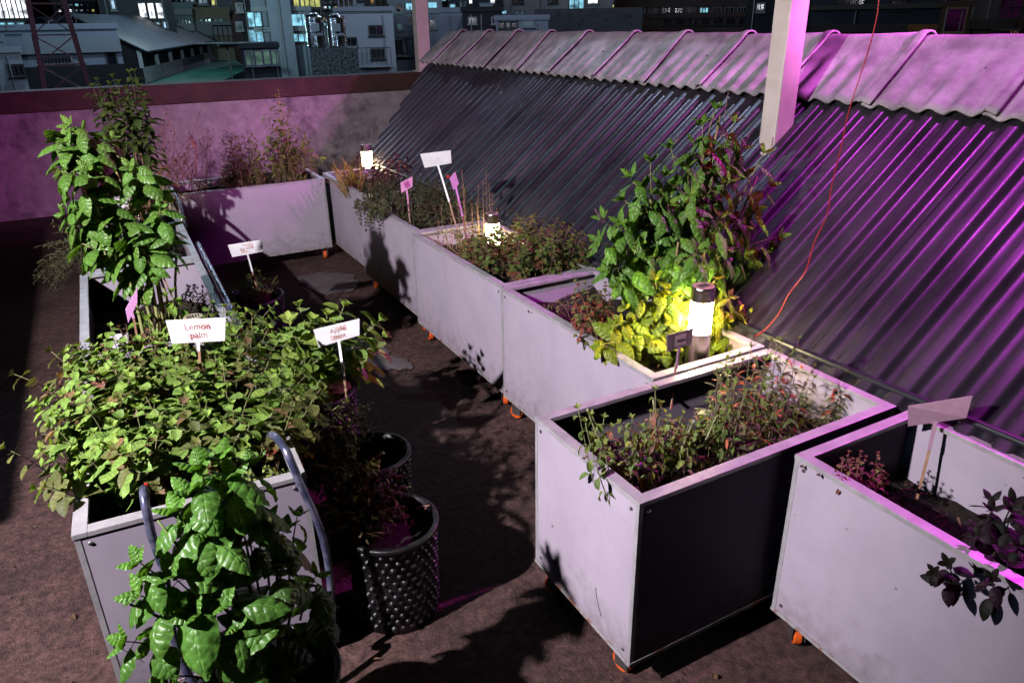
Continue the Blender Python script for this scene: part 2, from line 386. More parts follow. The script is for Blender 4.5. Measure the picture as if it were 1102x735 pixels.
def planter(label, x0,x1,y0,y1, rz=0, soil=.50, top=.632, group='grey wheeled planter boxes', bow=0):
    cx,cy=(x0+x1)/2,(y0+y1)/2; w,l=(x1-x0)/2,(y1-y0)/2
    t=empty('planter_box',(cx,cy,0),rz,label=label,cat='planter',group=group)
    T=.010; zb=.108
    def pan(a,b_,c,d):
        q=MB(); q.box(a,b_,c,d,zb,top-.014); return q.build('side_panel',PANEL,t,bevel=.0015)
    pan(-w,-w+T,-l,l); pan(w-T,w,-l,l); pan(-w+T+.001,w-T-.001,-l,-l+T); pan(-w+T+.001,w-T-.001,l-T,l)
    rw=.030; e=.003
    q=MB(); q.box(-w-e,-w+rw,-l-e,l+e,top-.014,top); q.box(w-rw,w+e,-l-e,l+e,top-.014,top)
    q.box(-w+rw,w-rw,-l-e,-l+rw,top-.0142,top-.0004); q.box(-w+rw,w-rw,l-rw,l+e,top-.0142,top-.0004)
    q.build('rim',RIM,t,bevel=.0012)
    for sx in(-1,1):
        for sy in(-1,1):
            q=MB(); q.box(min(sx*(w+.001),sx*(w-.012)),max(sx*(w+.001),sx*(w-.012)),min(sy*(l+.001),sy*(l-.012)),max(sy*(l+.001),sy*(l-.012)),zb+.005,top-.0145); q.build('corner_trim',RIM,t)
    q=MB()   # bottom chipped flange
    q.box(-w-.0025,w+.0025,-l-.0025,-l+.012,zb-.008,zb+.004); q.box(-w-.0025,w+.0025,l-.012,l+.0025,zb-.008,zb+.004)
    q.box(-w-.0027,-w+.012,-l+.013,l-.013,zb-.0082,zb+.0042); q.box(w-.012,w+.0027,-l+.013,l-.013,zb-.0082,zb+.0042)
    q.build('bottom_flange',EDGE_RUST,t)
    q=MB(); q.box(-w+.013,w-.013,-l+.013,l-.013,zb-.007,zb+.01); q.build('base_board',BLACKM,t)
    # soil, a lumpy sheet
    q=MB(); n1,n2=18,36; vs=[];fs=[]
    for j in range(n2+1):
        for i in range(n1+1):
            x=(-w+T+.001)+(2*w-2*T-.002)*i/n1; y=(-l+T+.001)+(2*l-2*T-.002)*j/n2
            vs.append((x,y,soil+.03*noise.noise(V((x*9+cx*5,y*9+cy*5,1)))+.012*noise.noise(V((x*40,y*40,cx)))))
    for j in range(n2):
        for i in range(n1): a=j*(n1+1)+i; fs.append((a,a+1,a+n1+2,a+n1+1))
    q.add(vs,fs); q.build('soil',SOIL,t,smooth=True)
    q=MB()
    for sx in (-1,1):
        for yy in (-l+.03,l-.03):
            for zz in (top-.035, zb+.03):
                q.lathe([(0,.003),(.005,.002),(.006,0)],8,M=Matrix.Translation((sx*w,yy,zz))@Matrix.Rotation(sx*math.pi/2,4,'Y'))
    for sy in (-1,1):
        for xx in (-w+.03,w-.03):
            q.lathe([(0,.003),(.005,.002),(.006,0)],8,M=Matrix.Translation((xx,sy*l,top-.035))@Matrix.Rotation(-sy*math.pi/2,4,'X'))
    q.build('screws',STEELM,t)
    for sx in(-1,1):
        for sy in(-1,1):
            caster(t,(sx*(w-.045),sy*(l-.065),0),rnd.uniform(-.7,.7))
    return t
M1=planter('grey wheeled planter box with the small lit lamp, farthest along the roof',1.515,2.0,4.81,5.80,soil=.55)
M2=planter('grey wheeled planter box overflowing with dark trailing herbs, second from the far corner',1.47,1.95,3.765,4.79,soil=.55)
M3=planter('grey wheeled planter box with lit lamp and tall stake sign, middle of the roof row',1.435,1.93,2.705,3.75,soil=.54)
M4=planter('grey wheeled planter box with the tall basil and brightest lamp',1.425,1.92,1.655,2.69,soil=.53)
M5=planter('grey planter box set crosswise jutting into the aisle with orange casters showing',0.968,1.92,1.143,1.632,soil=.46)
M6=planter('nearest grey planter box at the right edge with the pink backed sign',1.46,1.945,.03,1.105,soil=.42)
FB=planter('grey planter box across the far end under purple light',.40,1.46,5.56,6.06,soil=.56)
LA=planter('grey planter box nearest on the left overgrown with lemon herb leaves',-.205,.325,1.69,2.745,rz=R(-2.6),soil=.47)
LB=planter('grey planter box on the left with leaning tall basil and open black corner',-.19,.335,2.78,3.885,rz=R(-.8),soil=.42)
LC=planter('grey planter box on the left behind the leaning basil, mostly bare at its rim',-.16,.355,3.92,4.99,rz=R(-1.),soil=.45)
LD=planter('farthest grey planter box of the left row beside the crosswise far box',-.14,.375,5.03,6.05,rz=R(-1.),soil=.5)

for k,(ya,yb) in enumerate([(2.12,3.0),(3.03,3.91),(3.94,4.82)]):  # unseen cabinets added to cast the dark band on the left floor
    t=empty('storage_cabinet',(-1.5,(ya+yb)/2,0),label=['low grey storage cabinet beside the left planters, nearest one','low grey storage cabinet beside the left planters, middle one','low grey storage cabinet beside the left planters, farthest one'][k],cat='cabinet',group='low storage cabinets')
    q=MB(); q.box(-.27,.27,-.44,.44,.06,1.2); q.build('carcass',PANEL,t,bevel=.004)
    q=MB(); q.box(-.29,.29,-.45,.45,1.2,1.225); q.build('cabinet_top',RIM,t,bevel=.003)
    q=MB(); q.box(-.24,.24,-.40,.40,0,.06); q.build('plinth',BLACKM,t)
    for sy in (-1,1):
        q=MB(); q.box(.27,.288,min(sy*.005,sy*.43),max(sy*.005,sy*.43),.08,1.18); d=q.build('door',PANEL,t,bevel=.003)
        q=MB(); q.tube([(.289,sy*.05,.6),(.31,sy*.05,.6),(.31,sy*.05,.75),(.289,sy*.05,.75)],.005,8); q.build('handle',STEELM,d)

SCR=mat('scratch_mark',(.06,.05,.06),.7)
def scratch(par,pts,w=.0012):
    q=MB(); q.tube([p-par.location for p in pts],w,4); q.build('scratch',SCR,par)
scratch(M5,([atx(x,y,.9675) for x,y in ((641,632),(642,642),(645,655),(647,663))]))
scratch(LA,([at(x,y,1.6905) for x,y in ((131,693),(142,697),(152,702),(166,711))]),.0016)
# ------------------------------------------------------------------ pipes bent over the left planters
def smooth_path(P,n=5):
    P=[V(p) for p in P]; out=[]
    for i in range(len(P)-1):
        p0,p1,p2,p3=P[max(i-1,0)],P[i],P[i+1],P[min(i+2,len(P)-1)]
        for k in range(n):
            f=k/n; out.append(.5*((2*p1)+(-p0+p2)*f+(2*p0-5*p1+4*p2-p3)*f*f+(-p0+3*p1-3*p2+p3)*f**3))
    out.append(P[-1]); return out
t=empty('bent_pipe',(.1,1.6,0),label='blue grey pipe hoop bending down over the front of the nearest left planter',cat='pipe')
def loc(P,t): return [V(p)-V(t.location) for p in P]
P=[(-.066,1.80,.62),(-.066,1.72,.69),at(157,545,1.67),at(164,578,1.655),at(178,620,1.64),at(181,661,1.63),(-.07,1.6,.22),(-.02,1.56,.09),(.1,1.54,.035),(.22,1.56,.06),(.30,1.6,.16),at(358,680,1.63),at(355,620,1.645),at(345,570,1.655),at(323,520,1.665),at(308,485,1.70),(.256,1.80,.70),(.256,1.88,.64)]
b=MB(); b.tube(smooth_path(loc(P,t)),.0105,12); b.build('pipe',PIPE,t,smooth=True)
def side_pipe(pix,zz,label,Yn):
    P=[atz(x,y,z) for (x,y),z in zip(pix,zz)]
    t=empty('side_pipe',P[0],label=label,cat='pipe',group='blue grey pipes along the left planter row')
    b=MB(); b.tube(smooth_path([p-P[0] for p in P]),.0125,10); b.build('pipe',PIPE,t,smooth=True)
side_pipe([(266,372),(252,340),(236,308),(222,280),(213,262)],[.62,.65,.66,.65,.62],'blue grey pipe along the right rim of the left planter with the leaning basil',0)
side_pipe([(199,246),(195,226),(190,212),(183,202),(176,194)],[.60,.66,.69,.70,.66],'curved blue grey pipe on the far left planters beside the purple box',0)

# ------------------------------------------------------------------ solar lamps
LAMPN=mat('near_lamp_glow',(1,.95,.85),.4,emis=(1,.80,.40),estr=120)
def lamp(px,py_top,base,label,h=.30,r=.040,glow_mat=None,lit=True):
    t=empty('garden_lamp',base,label=label,cat='lamp',group='cylindrical garden lamps')
    zt=at(px,py_top,base[1]).z-base[2]; h=zt
    g=h-.05; lo=max(.02,h-.165)
    q=MB(); q.lathe([(0,-.02),(r*.98,-.02),(r*.98,lo),(0,lo)],24); q.build('steel_sleeve',STEEL,t,smooth=False)
    q=MB(); q.lathe([(0,lo+.001),(r*.93,lo+.001),(r*.93,g),(0,g)],24); q.build('diffuser',(glow_mat or LAMPW) if lit else SIGNW,t,smooth=False)
    q=MB(); q.lathe([(r,g+.001),(r,h-.004),(r*.96,h),(r*.75,h),(r*.72,h-.003),(0,h-.003)],24); tp=q.build('collar',STEEL,t,smooth=False)
    q=MB(); q.lathe([(r*.90,h+.0012),(r*.70,h+.0018),(r*.1,h+.0012),(0,h+.0012)],20); q.build('top_plate',LAMPTOP,tp)
    q=MB()
    for i in range(5): q.box(-.018+i*.009-.0022,-.018+i*.009+.0022,-.014,.014,h+.002,h+.0032)
    q.build('vent_slots',BLACKM,tp)
    return t
l3=lamp(757,308,(1.70,1.752,.50),'lit garden lamp among the yellow glowing basil leaves, the nearest and brightest',r=.041,glow_mat=LAMPN)
l2=lamp(528,230,(1.755,3.40,.53),'lit garden lamp beside the pink and white stake signs mid way along the roof',r=.040)
l1=lamp(394,156,(1.90,5.85,.55),'small lit garden lamp at the far corner among orange lit grass',r=.044)
pD=at(131,190,5.3); l4=lamp(131,186,(pD.x,5.3,.55),'lit garden lamp half hidden behind the leaning basil leaves',r=.035)
pE=at(208,343,2.62); l5=lamp(208,341,(pE.x,2.62,.47),'unlit garden lamp whose top just shows above the white lemon sign',r=.035,lit=False)

# ------------------------------------------------------------------ text
def text_mesh(name, body, size, matx, parent, M, thick=.0006, align='CENTER', ls=.95):
    cu=bpy.data.curves.new('txt','FONT'); cu.body=body; cu.size=size; cu.align_x=align; cu.align_y='CENTER'; cu.extrude=thick; cu.resolution_u=3; cu.space_line=ls
    ob=bpy.data.objects.new('txt',cu); col.objects.link(ob)
    dg=bpy.context.evaluated_depsgraph_get(); me=bpy.data.meshes.new_from_object(ob.evaluated_get(dg)); bpy.data.objects.remove(ob)
    me.materials.clear(); me.materials.append(matx); me.name=name
    o=bpy.data.objects.new(name,me); col.objects.link(o); o.parent=parent; o.matrix_local=M; return o

def sign(label, quad, Y, stake, shape='trap', m=SIGNW, txt=None, tsize=.014, tape=True, stake_mat=WOOD, ink=INKR, lean=0, handle=.0, Yb=None, group='plant signs on stakes', cs=1, yo=0):
    """quad: 4 picture corners TL TR BR BL measured at depth Y; stake: bottom (px,py) at depth Yb"""
    Ys=Y if isinstance(Y,tuple) else (Y,)*4; P=[at(x,y,q_) for (x,y),q_ in zip(quad,Ys)]; c=sum(P,V())/4
    X=((P[1]-P[0])+(P[2]-P[3])).normalized(); Z=((P[0]-P[3])+(P[1]-P[2])); Z=(Z-X*Z.dot(X)).normalized(); N=X.cross(Z)   # N points... toward -view
    bot=at(stake[0],stake[1],Yb or Y)
    t=empty('plant_sign',bot,label=label,cat='sign',group=group)
    th=.003
    q=MB(); fr=[p-bot for p in P]; bk=[p-bot-N*th for p in P]
    if N.dot(O-c)<0: N=-N; bk=[p-bot-N*th for p in P]
    q.add([*fr,*bk],[(0,1,2,3),(7,6,5,4),(0,4,5,1),(1,5,6,2),(2,6,7,3),(3,7,4,0)]); pl=q.build('plate',m,t,bevel=.001)
    # stake and white neck
    mid=(P[2]+P[3])/2-bot; 
    q=MB(); q.bar(mid+Z*.004-N*th*.5, mid.lerp(V((0,0,0)),.38)-N*.001,.009*cs,.004,up=N); q.build('neck',m,t)
    q=MB(); q.bar(mid.lerp(V((0,0,0)),.30)-N*.006,V((0,0,-.03)),.007*cs,.005,up=N); q.build('stake',stake_mat,t)
    Zn=N.cross(X)
    Mx=Matrix((X,Zn,N)).transposed().to_4x4()
    if Zn.dot(Z)<0: Mx=Matrix((X,-Zn,-N)).transposed().to_4x4()
    w=(P[1]-P[0]).length; h=(P[0]-P[3]).length
    if tape:
        q=MB(); q.box(-w*.2,w*.2,-h*.32,h*.32,.0004,.0010); o=q.build('label_tape',TAPE if m is not SIGNM else mat('pink_tape',(.5,.1,.4),.5),t)
        M2=Mx.copy(); M2.translation=c-bot+X*w*.02; o.matrix_local=M2
    if txt:
        M2=Mx.copy(); M2.translation=c-bot+X*w*.02+N*.0014+Zn*yo; text_mesh('lettering',txt,tsize,ink,t,M2)
    return t
sign('white sign reading Lemon palm above the dense mint leaves, the largest of the left planter',[(178,345),(243,342),(242,367),(185,370)],(2.23,2.16,2.16,2.23),(214,392),txt='Lemon\npalm',tsize=.027,Yb=2.2)
sign('white sign reading Apple mint above the black pots',[(337,355),(387,343),(387,361),(343,374)],(2.43,2.36,2.36,2.43),(378,466),txt='Apple\nmint',tsize=.024,Yb=2.25)
sign('small white sign reading Icy mint before the purple far box',[(245,264),(282,258),(283,271),(250,277)],(4.03,3.96,3.96,4.03),(280,322),txt='Icy mint',tsize=.022,Yb=4.0)
sign('white sign on a long stake leaning in front of the roof, tallest of the signs',[(452,166),(485,162),(486,176),(457,181)],(3.58,3.5,3.5,3.58),(503,281),txt='99',tsize=.020,ink=mat('faded_ink',(.5,.42,.4),.6),tape=False,Yb=3.3)
sign('small square magenta sign above the dark trailing herbs',[(431,197),(444,190),(444,201),(432,208)],3.95,(442,246),m=SIGNM,txt='H',tsize=.02,Yb=3.95,stake_mat=mat('pinkish_wood',(.5,.3,.3),.6))
sign('magenta diamond shaped sign just right of the tallest white sign',[(484,192),(490,185),(494,198),(488,205)],3.45,(509,284),m=SIGNM,tape=False,Yb=3.3)
sign('dark backed sign in front of the brightest lamp',[(718,361),(747,353),(744,371),(718,379)],1.69,(723,432),m=mat('grey_sign_back',(.22,.17,.18),.5),txt='Thyme',tsize=.013,ink=INKB,Yb=1.60)
sign('magenta card sign seen edge on beside the leaning basil stems',[(135,333),(148,309),(148,326),(138,348)],2.85,(145,352),m=SIGNM,tape=False,Yb=2.85)
sign('magenta sign among the upper leaves of the leaning basil',[(157,262),(166,249),(168,268),(160,282)],3.3,(184,312),m=SIGNM,tape=False,Yb=3.3)
sign('small pale purple sign high behind the leaning basil',[(114,170),(124,165),(131,174),(121,178)],4.6,(143,192),m=SIGNW,tape=False,Yb=4.6)
sign('pale purple sign low behind the leaning basil leaves',[(121,214),(140,215),(139,222),(126,224)],4.4,(135,238),m=SIGNW,tape=False,Yb=4.4)
sign('small white sign lying low in the open black corner of the left planter',[(117,361),(138,358),(139,374),(120,377)],2.84,(128,384),txt='L',tsize=.02,ink=INKR,tape=False,Yb=2.84)
sign('small brown tag on a stake among the dry stems of the far box',[(203,146),(211,153),(212,160),(207,158)],5.75,(212,190),m=mat('brown_tag',(.35,.22,.14),.6),tape=False,Yb=5.7)
# right sign seen from its back, with a 4 like mark
P=[(977,437),(1047,426),(1040,450),(977,459)]
sign('pinkish sign board with a black mark on a wooden stake in the nearest right planter',P,(1.06,.93,.93,1.06),(988,531),m=mat('pink_board',(.40,.24,.32),.5,col2=(.34,.19,.27),scale=30),txt='4',tsize=.026,ink=INKB,tape=False,Yb=.98,cs=1.1,yo=.008)

# ------------------------------------------------------------------ foliage tools
def prof(kind,t):
    if kind=='basil': return math.sin(math.pi*min(1,t**.8))**.72
    if kind=='mint': return math.sin(math.pi*t**.66)**.52
    if kind=='narrow': return math.sin(math.pi*t**.8)
    return math.sin(math.pi*t**.75)**.8
def leaf(mb,base,d,n,L,W,curl=.8,fold=.35,puck=0,c=(.1,.2,.03),kind='basil',ns=6,nw=4,twist=0):
    d=d.normalized(); n=(n-d*n.dot(d)); n=n.normalized() if n.length>1e-5 else d.orthogonal().normalized(); s=d.cross(n)
    if twist: n=n*math.cos(twist)+s*math.sin(twist); s=d.cross(n)
    vs=[];uv=[];p=V(base)
    ph=rnd.random()*6
    for i in range(ns+1):
        t=i/ns; a=curl*t
        dd=d*math.cos(a)-n*math.sin(a); nn=n*math.cos(a)+d*math.sin(a)
        w=W*.5*max(.03,prof(kind,min(1,t)))if 0<i<ns else W*.02
        for j in range(nw+1):
            u=-1+2*j/nw; au=abs(u)
            h=fold*w*au*au+puck*L*.022*math.sin(t*22+ph+au*3)*au
            ser=1+(.07*math.sin(i*math.pi+j) if kind=='mint' and au==1 else 0)
            vs.append(p+s*(u*w*ser*(1-.12*fold*au))+nn*h); uv.append((u,t))
        p=p+dd*(L/ns)
    fs=[]
    for i in range(ns):
        for j in range(nw): a=i*(nw+1)+j; fs.append((a,a+1,a+nw+2,a+nw+1))
    mb.add(vs,fs,c,uv)
def jit(c,k=.25,yel=0):
    f=1+rnd.uniform(-k,k); y=rnd.random()*yel
    return (c[0]*f*(1+y*1.6),c[1]*f*(1+y*.25),c[2]*f*(1-y*.3))
def bez(a,b,c,t): return a*(1-t)**2+b*2*t*(1-t)+c*t*t
def sprig(sm,lm,p0,p1,bow,n,L,W,c,t0=.2,kind='basil',curl=.9,fold=.4,puck=0,droop=.5,ang=1.0,tip=True,shrink=.6,r=.003,sc_=(.2,.24,.08),ns=6,nw=4,yel=0,pairs=2,cj=.25,c2=None,p2=0):
    p0=V(p0);p1=V(p1); mid=(p0+p1)/2+V(bow)
    pts=[bez(p0,mid,p1,i/10) for i in range(11)]
    sm.tube(pts,[r*(1-.6*i/10) for i in range(11)],5,sc_)
    phase=rnd.random()*3.14
    for i in range(n):
        t=t0+(1-t0)*(i+.5)/n; p=bez(p0,mid,p1,t); tg=(bez(p0,mid,p1,min(1,t+.05))-bez(p0,mid,p1,t-.05)).normalized()
        x=tg.orthogonal().normalized(); y=tg.cross(x)
        k=1-(1-shrink)*max(0,(t-t0)/(1-t0))**1.5
        for q in range(pairs):
            a=phase+i*1.57+q*2*math.pi/pairs+rnd.uniform(-.35,.35)
            rd=x*math.cos(a)+y*math.sin(a); an=ang+rnd.uniform(-.25,.25)
            d=(tg*math.cos(an)+rd*math.sin(an)); d.z-=droop*rnd.uniform(.5,1.2); d.normalize()
            nn=tg+V((0,0,.6)); LL=L*k*rnd.uniform(.75,1.15)
            pet=p+d*LL*.16
            sm.tube([p,pet],r*.35,4,sc_,cap=False)
            cc=c2 if (c2 and rnd.random()<p2) else c
            leaf(lm,pet,d,nn,LL,W*k*rnd.uniform(.85,1.1),curl*rnd.uniform(.5,1.4),fold*rnd.uniform(.6,1.3),puck,jit(cc,cj,yel),kind,ns,nw,rnd.uniform(-.3,.3))
    if tip:
        tg=(pts[-1]-pts[-2]).normalized(); x=tg.orthogonal().normalized(); y=tg.cross(x)
        for q in range(4):
            a=phase+q*1.57; rd=x*math.cos(a)+y*math.sin(a); d=(tg*.8+rd*.6).normalized()
            leaf(lm,pts[-1],d,tg+rd*-.5,L*shrink*.6,W*shrink*.6,.6,fold,puck,jit((c[0]*1.2,c[1]*1.15,c[2]),.2,yel),kind,max(3,ns-2),nw)
def plant(name,label,cat,base,sm,lm,lmat,group=None,extra=None):
    t=empty(name,base,label=label,cat=cat,group=group)
    bl=V(base)
    for mbx,nm,mm in ((sm,'stem',STEM),(lm,'foliage',lmat)):
        if mbx and mbx.v:
            mbx.v=[(v[0]-bl.x,v[1]-bl.y,v[2]-bl.z) for v in mbx.v]; mbx.build(nm,mm,t,smooth=True)
    for (mbx,nm,mm) in extra or []:
        mbx.v=[(v[0]-bl.x,v[1]-bl.y,v[2]-bl.z) for v in mbx.v]; mbx.build(nm,mm,t,smooth=True)
    return t
U=rnd.uniform
def jv(k): return V((U(-k,k),U(-k,k),U(-k,k)))
GB=(.08,.19,.028); GM=(.17,.30,.06); GD=(.055,.10,.03); OLV=(.10,.12,.035); RDB=(.17,.045,.03); BRN=(.16,.09,.06); PUR=(.09,.04,.06)

# --- big basil in M4 (lamp behind it)
sm,lm,fl=MB(),MB(),MB()
base=V((1.82,2.02,.52))
trunks=[]
for (px,py,Y) in [(775,125,2.02),(745,200,1.98),(700,215,2.0),(815,190,2.0),(795,160,2.08),(680,250,2.02),(765,240,1.9),(730,260,1.88)]:
    trunks.append(at(px,py,Y))
for tp in trunks:
    b0=base+V((U(-.05,.05),U(-.06,.06),0)); sm.tube([bez(b0,(b0+tp)/2+V((U(-.04,.04),0,.0)),tp,i/8) for i in range(9)],[.007*(1-.06*i) for i in range(9)],7,(.24,.20,.07))
tips=[(770,118,2.05),(756,135,2.0),(790,132,2.05),(782,150,1.98),(747,155,2.02),(768,165,1.95),(800,160,2.05),(822,165,2.0),(828,200,1.98),(838,255,1.95),(825,268,1.98),(812,225,1.95),(800,245,1.9),
 (722,160,2.02),(700,175,2.02),(716,190,1.97),(692,200,2.02),(672,215,2.03),(680,190,2.0),(668,240,2.0),(650,235,2.0),(645,260,2.0),(655,290,1.98),(668,305,1.97),(700,230,1.95),(720,220,1.92),(740,180,1.95),(742,210,1.92),(765,205,1.9),(785,195,1.95),(750,240,1.9),(775,235,1.88),(730,250,1.9),(690,260,1.93),(707,275,1.9),(680,280,1.95),(725,285,1.88),(750,270,1.87),(780,270,1.85),(800,275,1.9),(812,290,1.92)]
for (px,py,Y) in tips:
    tp=at(px,py,Y+U(-.05,.07)); f=U(.45,.7); tr=min(trunks,key=lambda q:(q-tp).length)
    st=base.lerp(tr,f if (tr-base).length>.2 else .5)
    if (st-tp).length<.12: st=base.lerp(tr,.45)
    hi=py<235 and px>735
    sprig(sm,lm,st,tp,(U(-.02,.02),U(-.03,.03),.03),rnd.choice((3,4,5)),.132,.054,GB,.3,'basil',1.0,-.4,.4,1.05,1.15,True,.62,.0032,(.22,.22,.07),7,6,.1,c2=RDB if hi else None,p2=.10 if hi else 0)
# lower leaves round the lamp, its yellow glow put into their colour
for (px,py,Y) in [(690,315,1.93),(700,340,1.92),(712,320,1.9),(735,315,1.88),(722,345,1.86),(745,335,1.86),(675,330,1.95),(660,350,1.95),(700,365,1.88),(680,372,1.9),(770,300,1.86),(785,320,1.85),(795,335,1.85),(780,345,1.82),(765,345,1.86),(800,350,1.8),(790,365,1.8),(805,338,1.82),(775,325,1.84),(745,318,1.86),(705,300,1.9),(668,345,1.93),(735,350,1.84),(725,318,1.86),(645,372,1.9),(715,372,1.86),(730,330,1.83)]:
    tp=at(px,py,Y); st=V((tp.x*.5+base.x*.5,tp.y*.5+base.y*.5,U(.53,.62)))
    if tp.z<st.z+.06: st.z=.5
    sprig(sm,lm,st,tp,(0,0,.02),4,.105,.056,(.17,.27,.025),.4,'basil',.9,-.35,.5,.9,1.2,True,.6,.0028,(.28,.26,.07),7,6,.5)
# flower spikes
def spike(sm,fl,a,b,n,c):
    a=V(a);b=V(b); sm.tube([a,b],.0018,5,(.2,.12,.12))
    for i in range(n):
        p=a.lerp(b,(i+.5)/n); 
        for q in range(5):
            an=q*1.256+i*.6; d=V((math.cos(an),math.sin(an),.25)); leaf(fl,p,d,V((0,0,1)),.011*(1.2-i/n),.007,.8,.3,0,jit(c,.3),'small',2,2)
spikes=[]
for a_,b_ in [((776,150),(784,98)),((829,170),(832,148)),((836,265),(846,232)),((650,240),(640,225)),((802,150),(812,138))]:
    fl=MB(); spike(fl,fl,at(*a_,2.0),at(*b_,2.0),9,(.30,.12,.26)); spikes.append((fl,'flower_spike',SMALL))
plant('basil_plant','tall bushy basil with red tinged top leaves behind the brightest lamp','basil',base,sm,lm,BASIL,extra=spikes)

# --- leaning tall basil on the left (LB)
sm,lm=MB(),MB()
roots=[at(148,352,2.9),at(162,352,2.92),at(175,340,2.95),at(190,345,2.92)]
tops=[at(80,150,3.02),at(125,185,3.0),at(110,230,3.0),at(150,250,2.98),at(95,200,3.05)]
base=roots[0].copy(); base.z=.44
for tp in tops:
    r0=rnd.choice(roots[:3]).copy(); r0.z=.44
    sm.tube([bez(r0,(r0+tp)/2+V((.07,0,.04)),tp,i/9) for i in range(10)],[.008*(1-.07*i) for i in range(10)],7,(.28,.30,.10))
for a_,b_ in [((176,350),(166,280)),((183,340),(190,268)),((170,330),(160,262))]:
    A=at(*a_,3.05);A.z=.44; sm.tube([A,at((a_[0]+b_[0])/2+2,(a_[1]+b_[1])/2,3.1),at(*b_,3.12)],.005,7,(.34,.33,.14))
tl=[(75,135),(68,150),(90,140),(80,165),(100,155),(118,150),(66,185),(80,195),(95,180),(110,175),(128,170),(140,180),(75,215),(90,225),(105,210),(122,200),(140,210),(155,200),(82,245),(98,255),(112,240),(130,235),(148,232),(160,240),(172,225),(120,262),(135,268),(150,265),(108,275),(125,290),(145,290),(160,285),(178,262),(85,262),(140,310),(165,215),(152,320),(90,165),(60,150),(100,195),(70,230),(118,222),(105,262),(132,250)]
for (px,py) in tl:
    if abs(px-130)<17 and abs(py-196)<15: continue
    tp=at(px,py,3.02+U(-.1,.1)); tr=min(tops,key=lambda q:(q-tp).length); st=tp.lerp(tr,.5)+V((U(.0,.07),U(-.05,.05),-.1))
    sprig(sm,lm,st,tp,(0,U(-.02,.02),.03),rnd.choice((3,3,4)),.115,.058,(.09,.21,.035),.2,'basil',1.0,-.4,.55,.8,1.1,True,.62,.003,(.26,.3,.1),7,6,.15)
for (px,py,Y) in [(185,315,2.95),(192,325,2.95),(178,320,2.95),(150,340,2.95),(158,330,2.95)]:
    tp=at(px,py,Y); st=V((tp.x-.02,tp.y,.46)); sprig(sm,lm,st,tp,(0,0,.02),2,.07,.045,(.13,.28,.04),.5,'basil',.9,.4,.5,.7,1.1,True,.6,.003,(.3,.32,.1),7,4,.3)
plant('leaning_basil','tall leaning basil with big glossy leaves in the left row of planters','basil',base,sm,lm,BASIL)

# --- nearest basil, bottom left, in a pot
U=rnd.uniform
def stud_pot(c,r,h,label,soil_z=None,rz=0,rt=None):
    t=empty('plant_pot',(c[0],c[1],0),rz,label=label,cat='pot',group='black studded plant pots')
    rb=r*.93
    q=MB(); q.lathe([(0,.004),(rb,.004),(rb+(r-rb)*.5,h*.5),(r,h-.02),(r+.008,h-.018),(r+.010,h-.002),(r+.006,h),(r-.004,h),(r-.006,h-.03),(rb-.01,.02),(0,.02)],48); body=q.build('pot_body',BLACKP,t,smooth=True)
    q=MB(); rows=int(h/.027); nn=28
    for k in range(rows):
        z=.028+k*(h-.06)/(rows-1 if rows>1 else 1)
        for j in range(nn):
            a=2*math.pi*(j+.5*(k%2))/nn; rr=rb+(r-rb)*(z/h)
            M=Matrix.Rotation(a+U(-.012,.012),4,'Z')@Matrix.Translation((rr-.004+U(-.002,.001),0,z+U(-.0012,.0012)))@Matrix.Rotation(math.pi/2+U(-.08,.08),4,'Y')@Matrix.Scale(U(.78,.92),4)
            q.lathe([(.013,0),(.0115,.004),(.0075,.010),(.0035,.0125),(0,.013)],10,M=M)
    q.build('studs',BLACKP,body,smooth=True)
    sz=soil_z or h-.05
    q=MB(); vs=[(0,0,sz)]; 
    for k in range(1,6):
        for j in range(24):
            a=j*math.pi/12; rr=(r-.012)*k/5; vs.append((rr*math.cos(a),rr*math.sin(a),sz+.012*noise.noise(V((rr*20*math.cos(a)+c[0]*9,rr*20*math.sin(a),2)))))
    fs=[(0,1+j,1+(j+1)%24) for j in range(24)]
    for k in range(4):
        for j in range(24): a=1+k*24+j; b_=1+k*24+(j+1)%24; fs.append((a,a+24,b_+24,b_))
    q.add(vs,fs); q.build('soil',SOIL,t,smooth=True)
    q=MB(); 
    for s_ in (0,math.pi): q.box(r-.002,r+.016,-.02,.02,h-.06,h-.045,Matrix.Rotation(s_+.3,4,'Z'))
    q.build('grip_tab',BLACKP,t)
    return t
stud_pot(tuple(atz(420,560,.33))[:2],.135,.33,'black studded pot in front, covered in pointed bumps, beside the nearest left planter',.275)
stud_pot(tuple(atz(399,486,.33))[:2],.130,.33,'black studded pot with open rim just behind the front bumpy pot',.27,.4)
stud_pot((.575,2.70),.155,.36,'black studded pot hidden under the apple mint',.31,.2)
stud_pot((.60,4.05),.15,.33,'black pot holding the mint before the far purple box',.29,.6)
stud_pot((.10,1.36),.15,.34,'black studded pot under the nearest large leaved basil at the bottom edge',.29,.1)

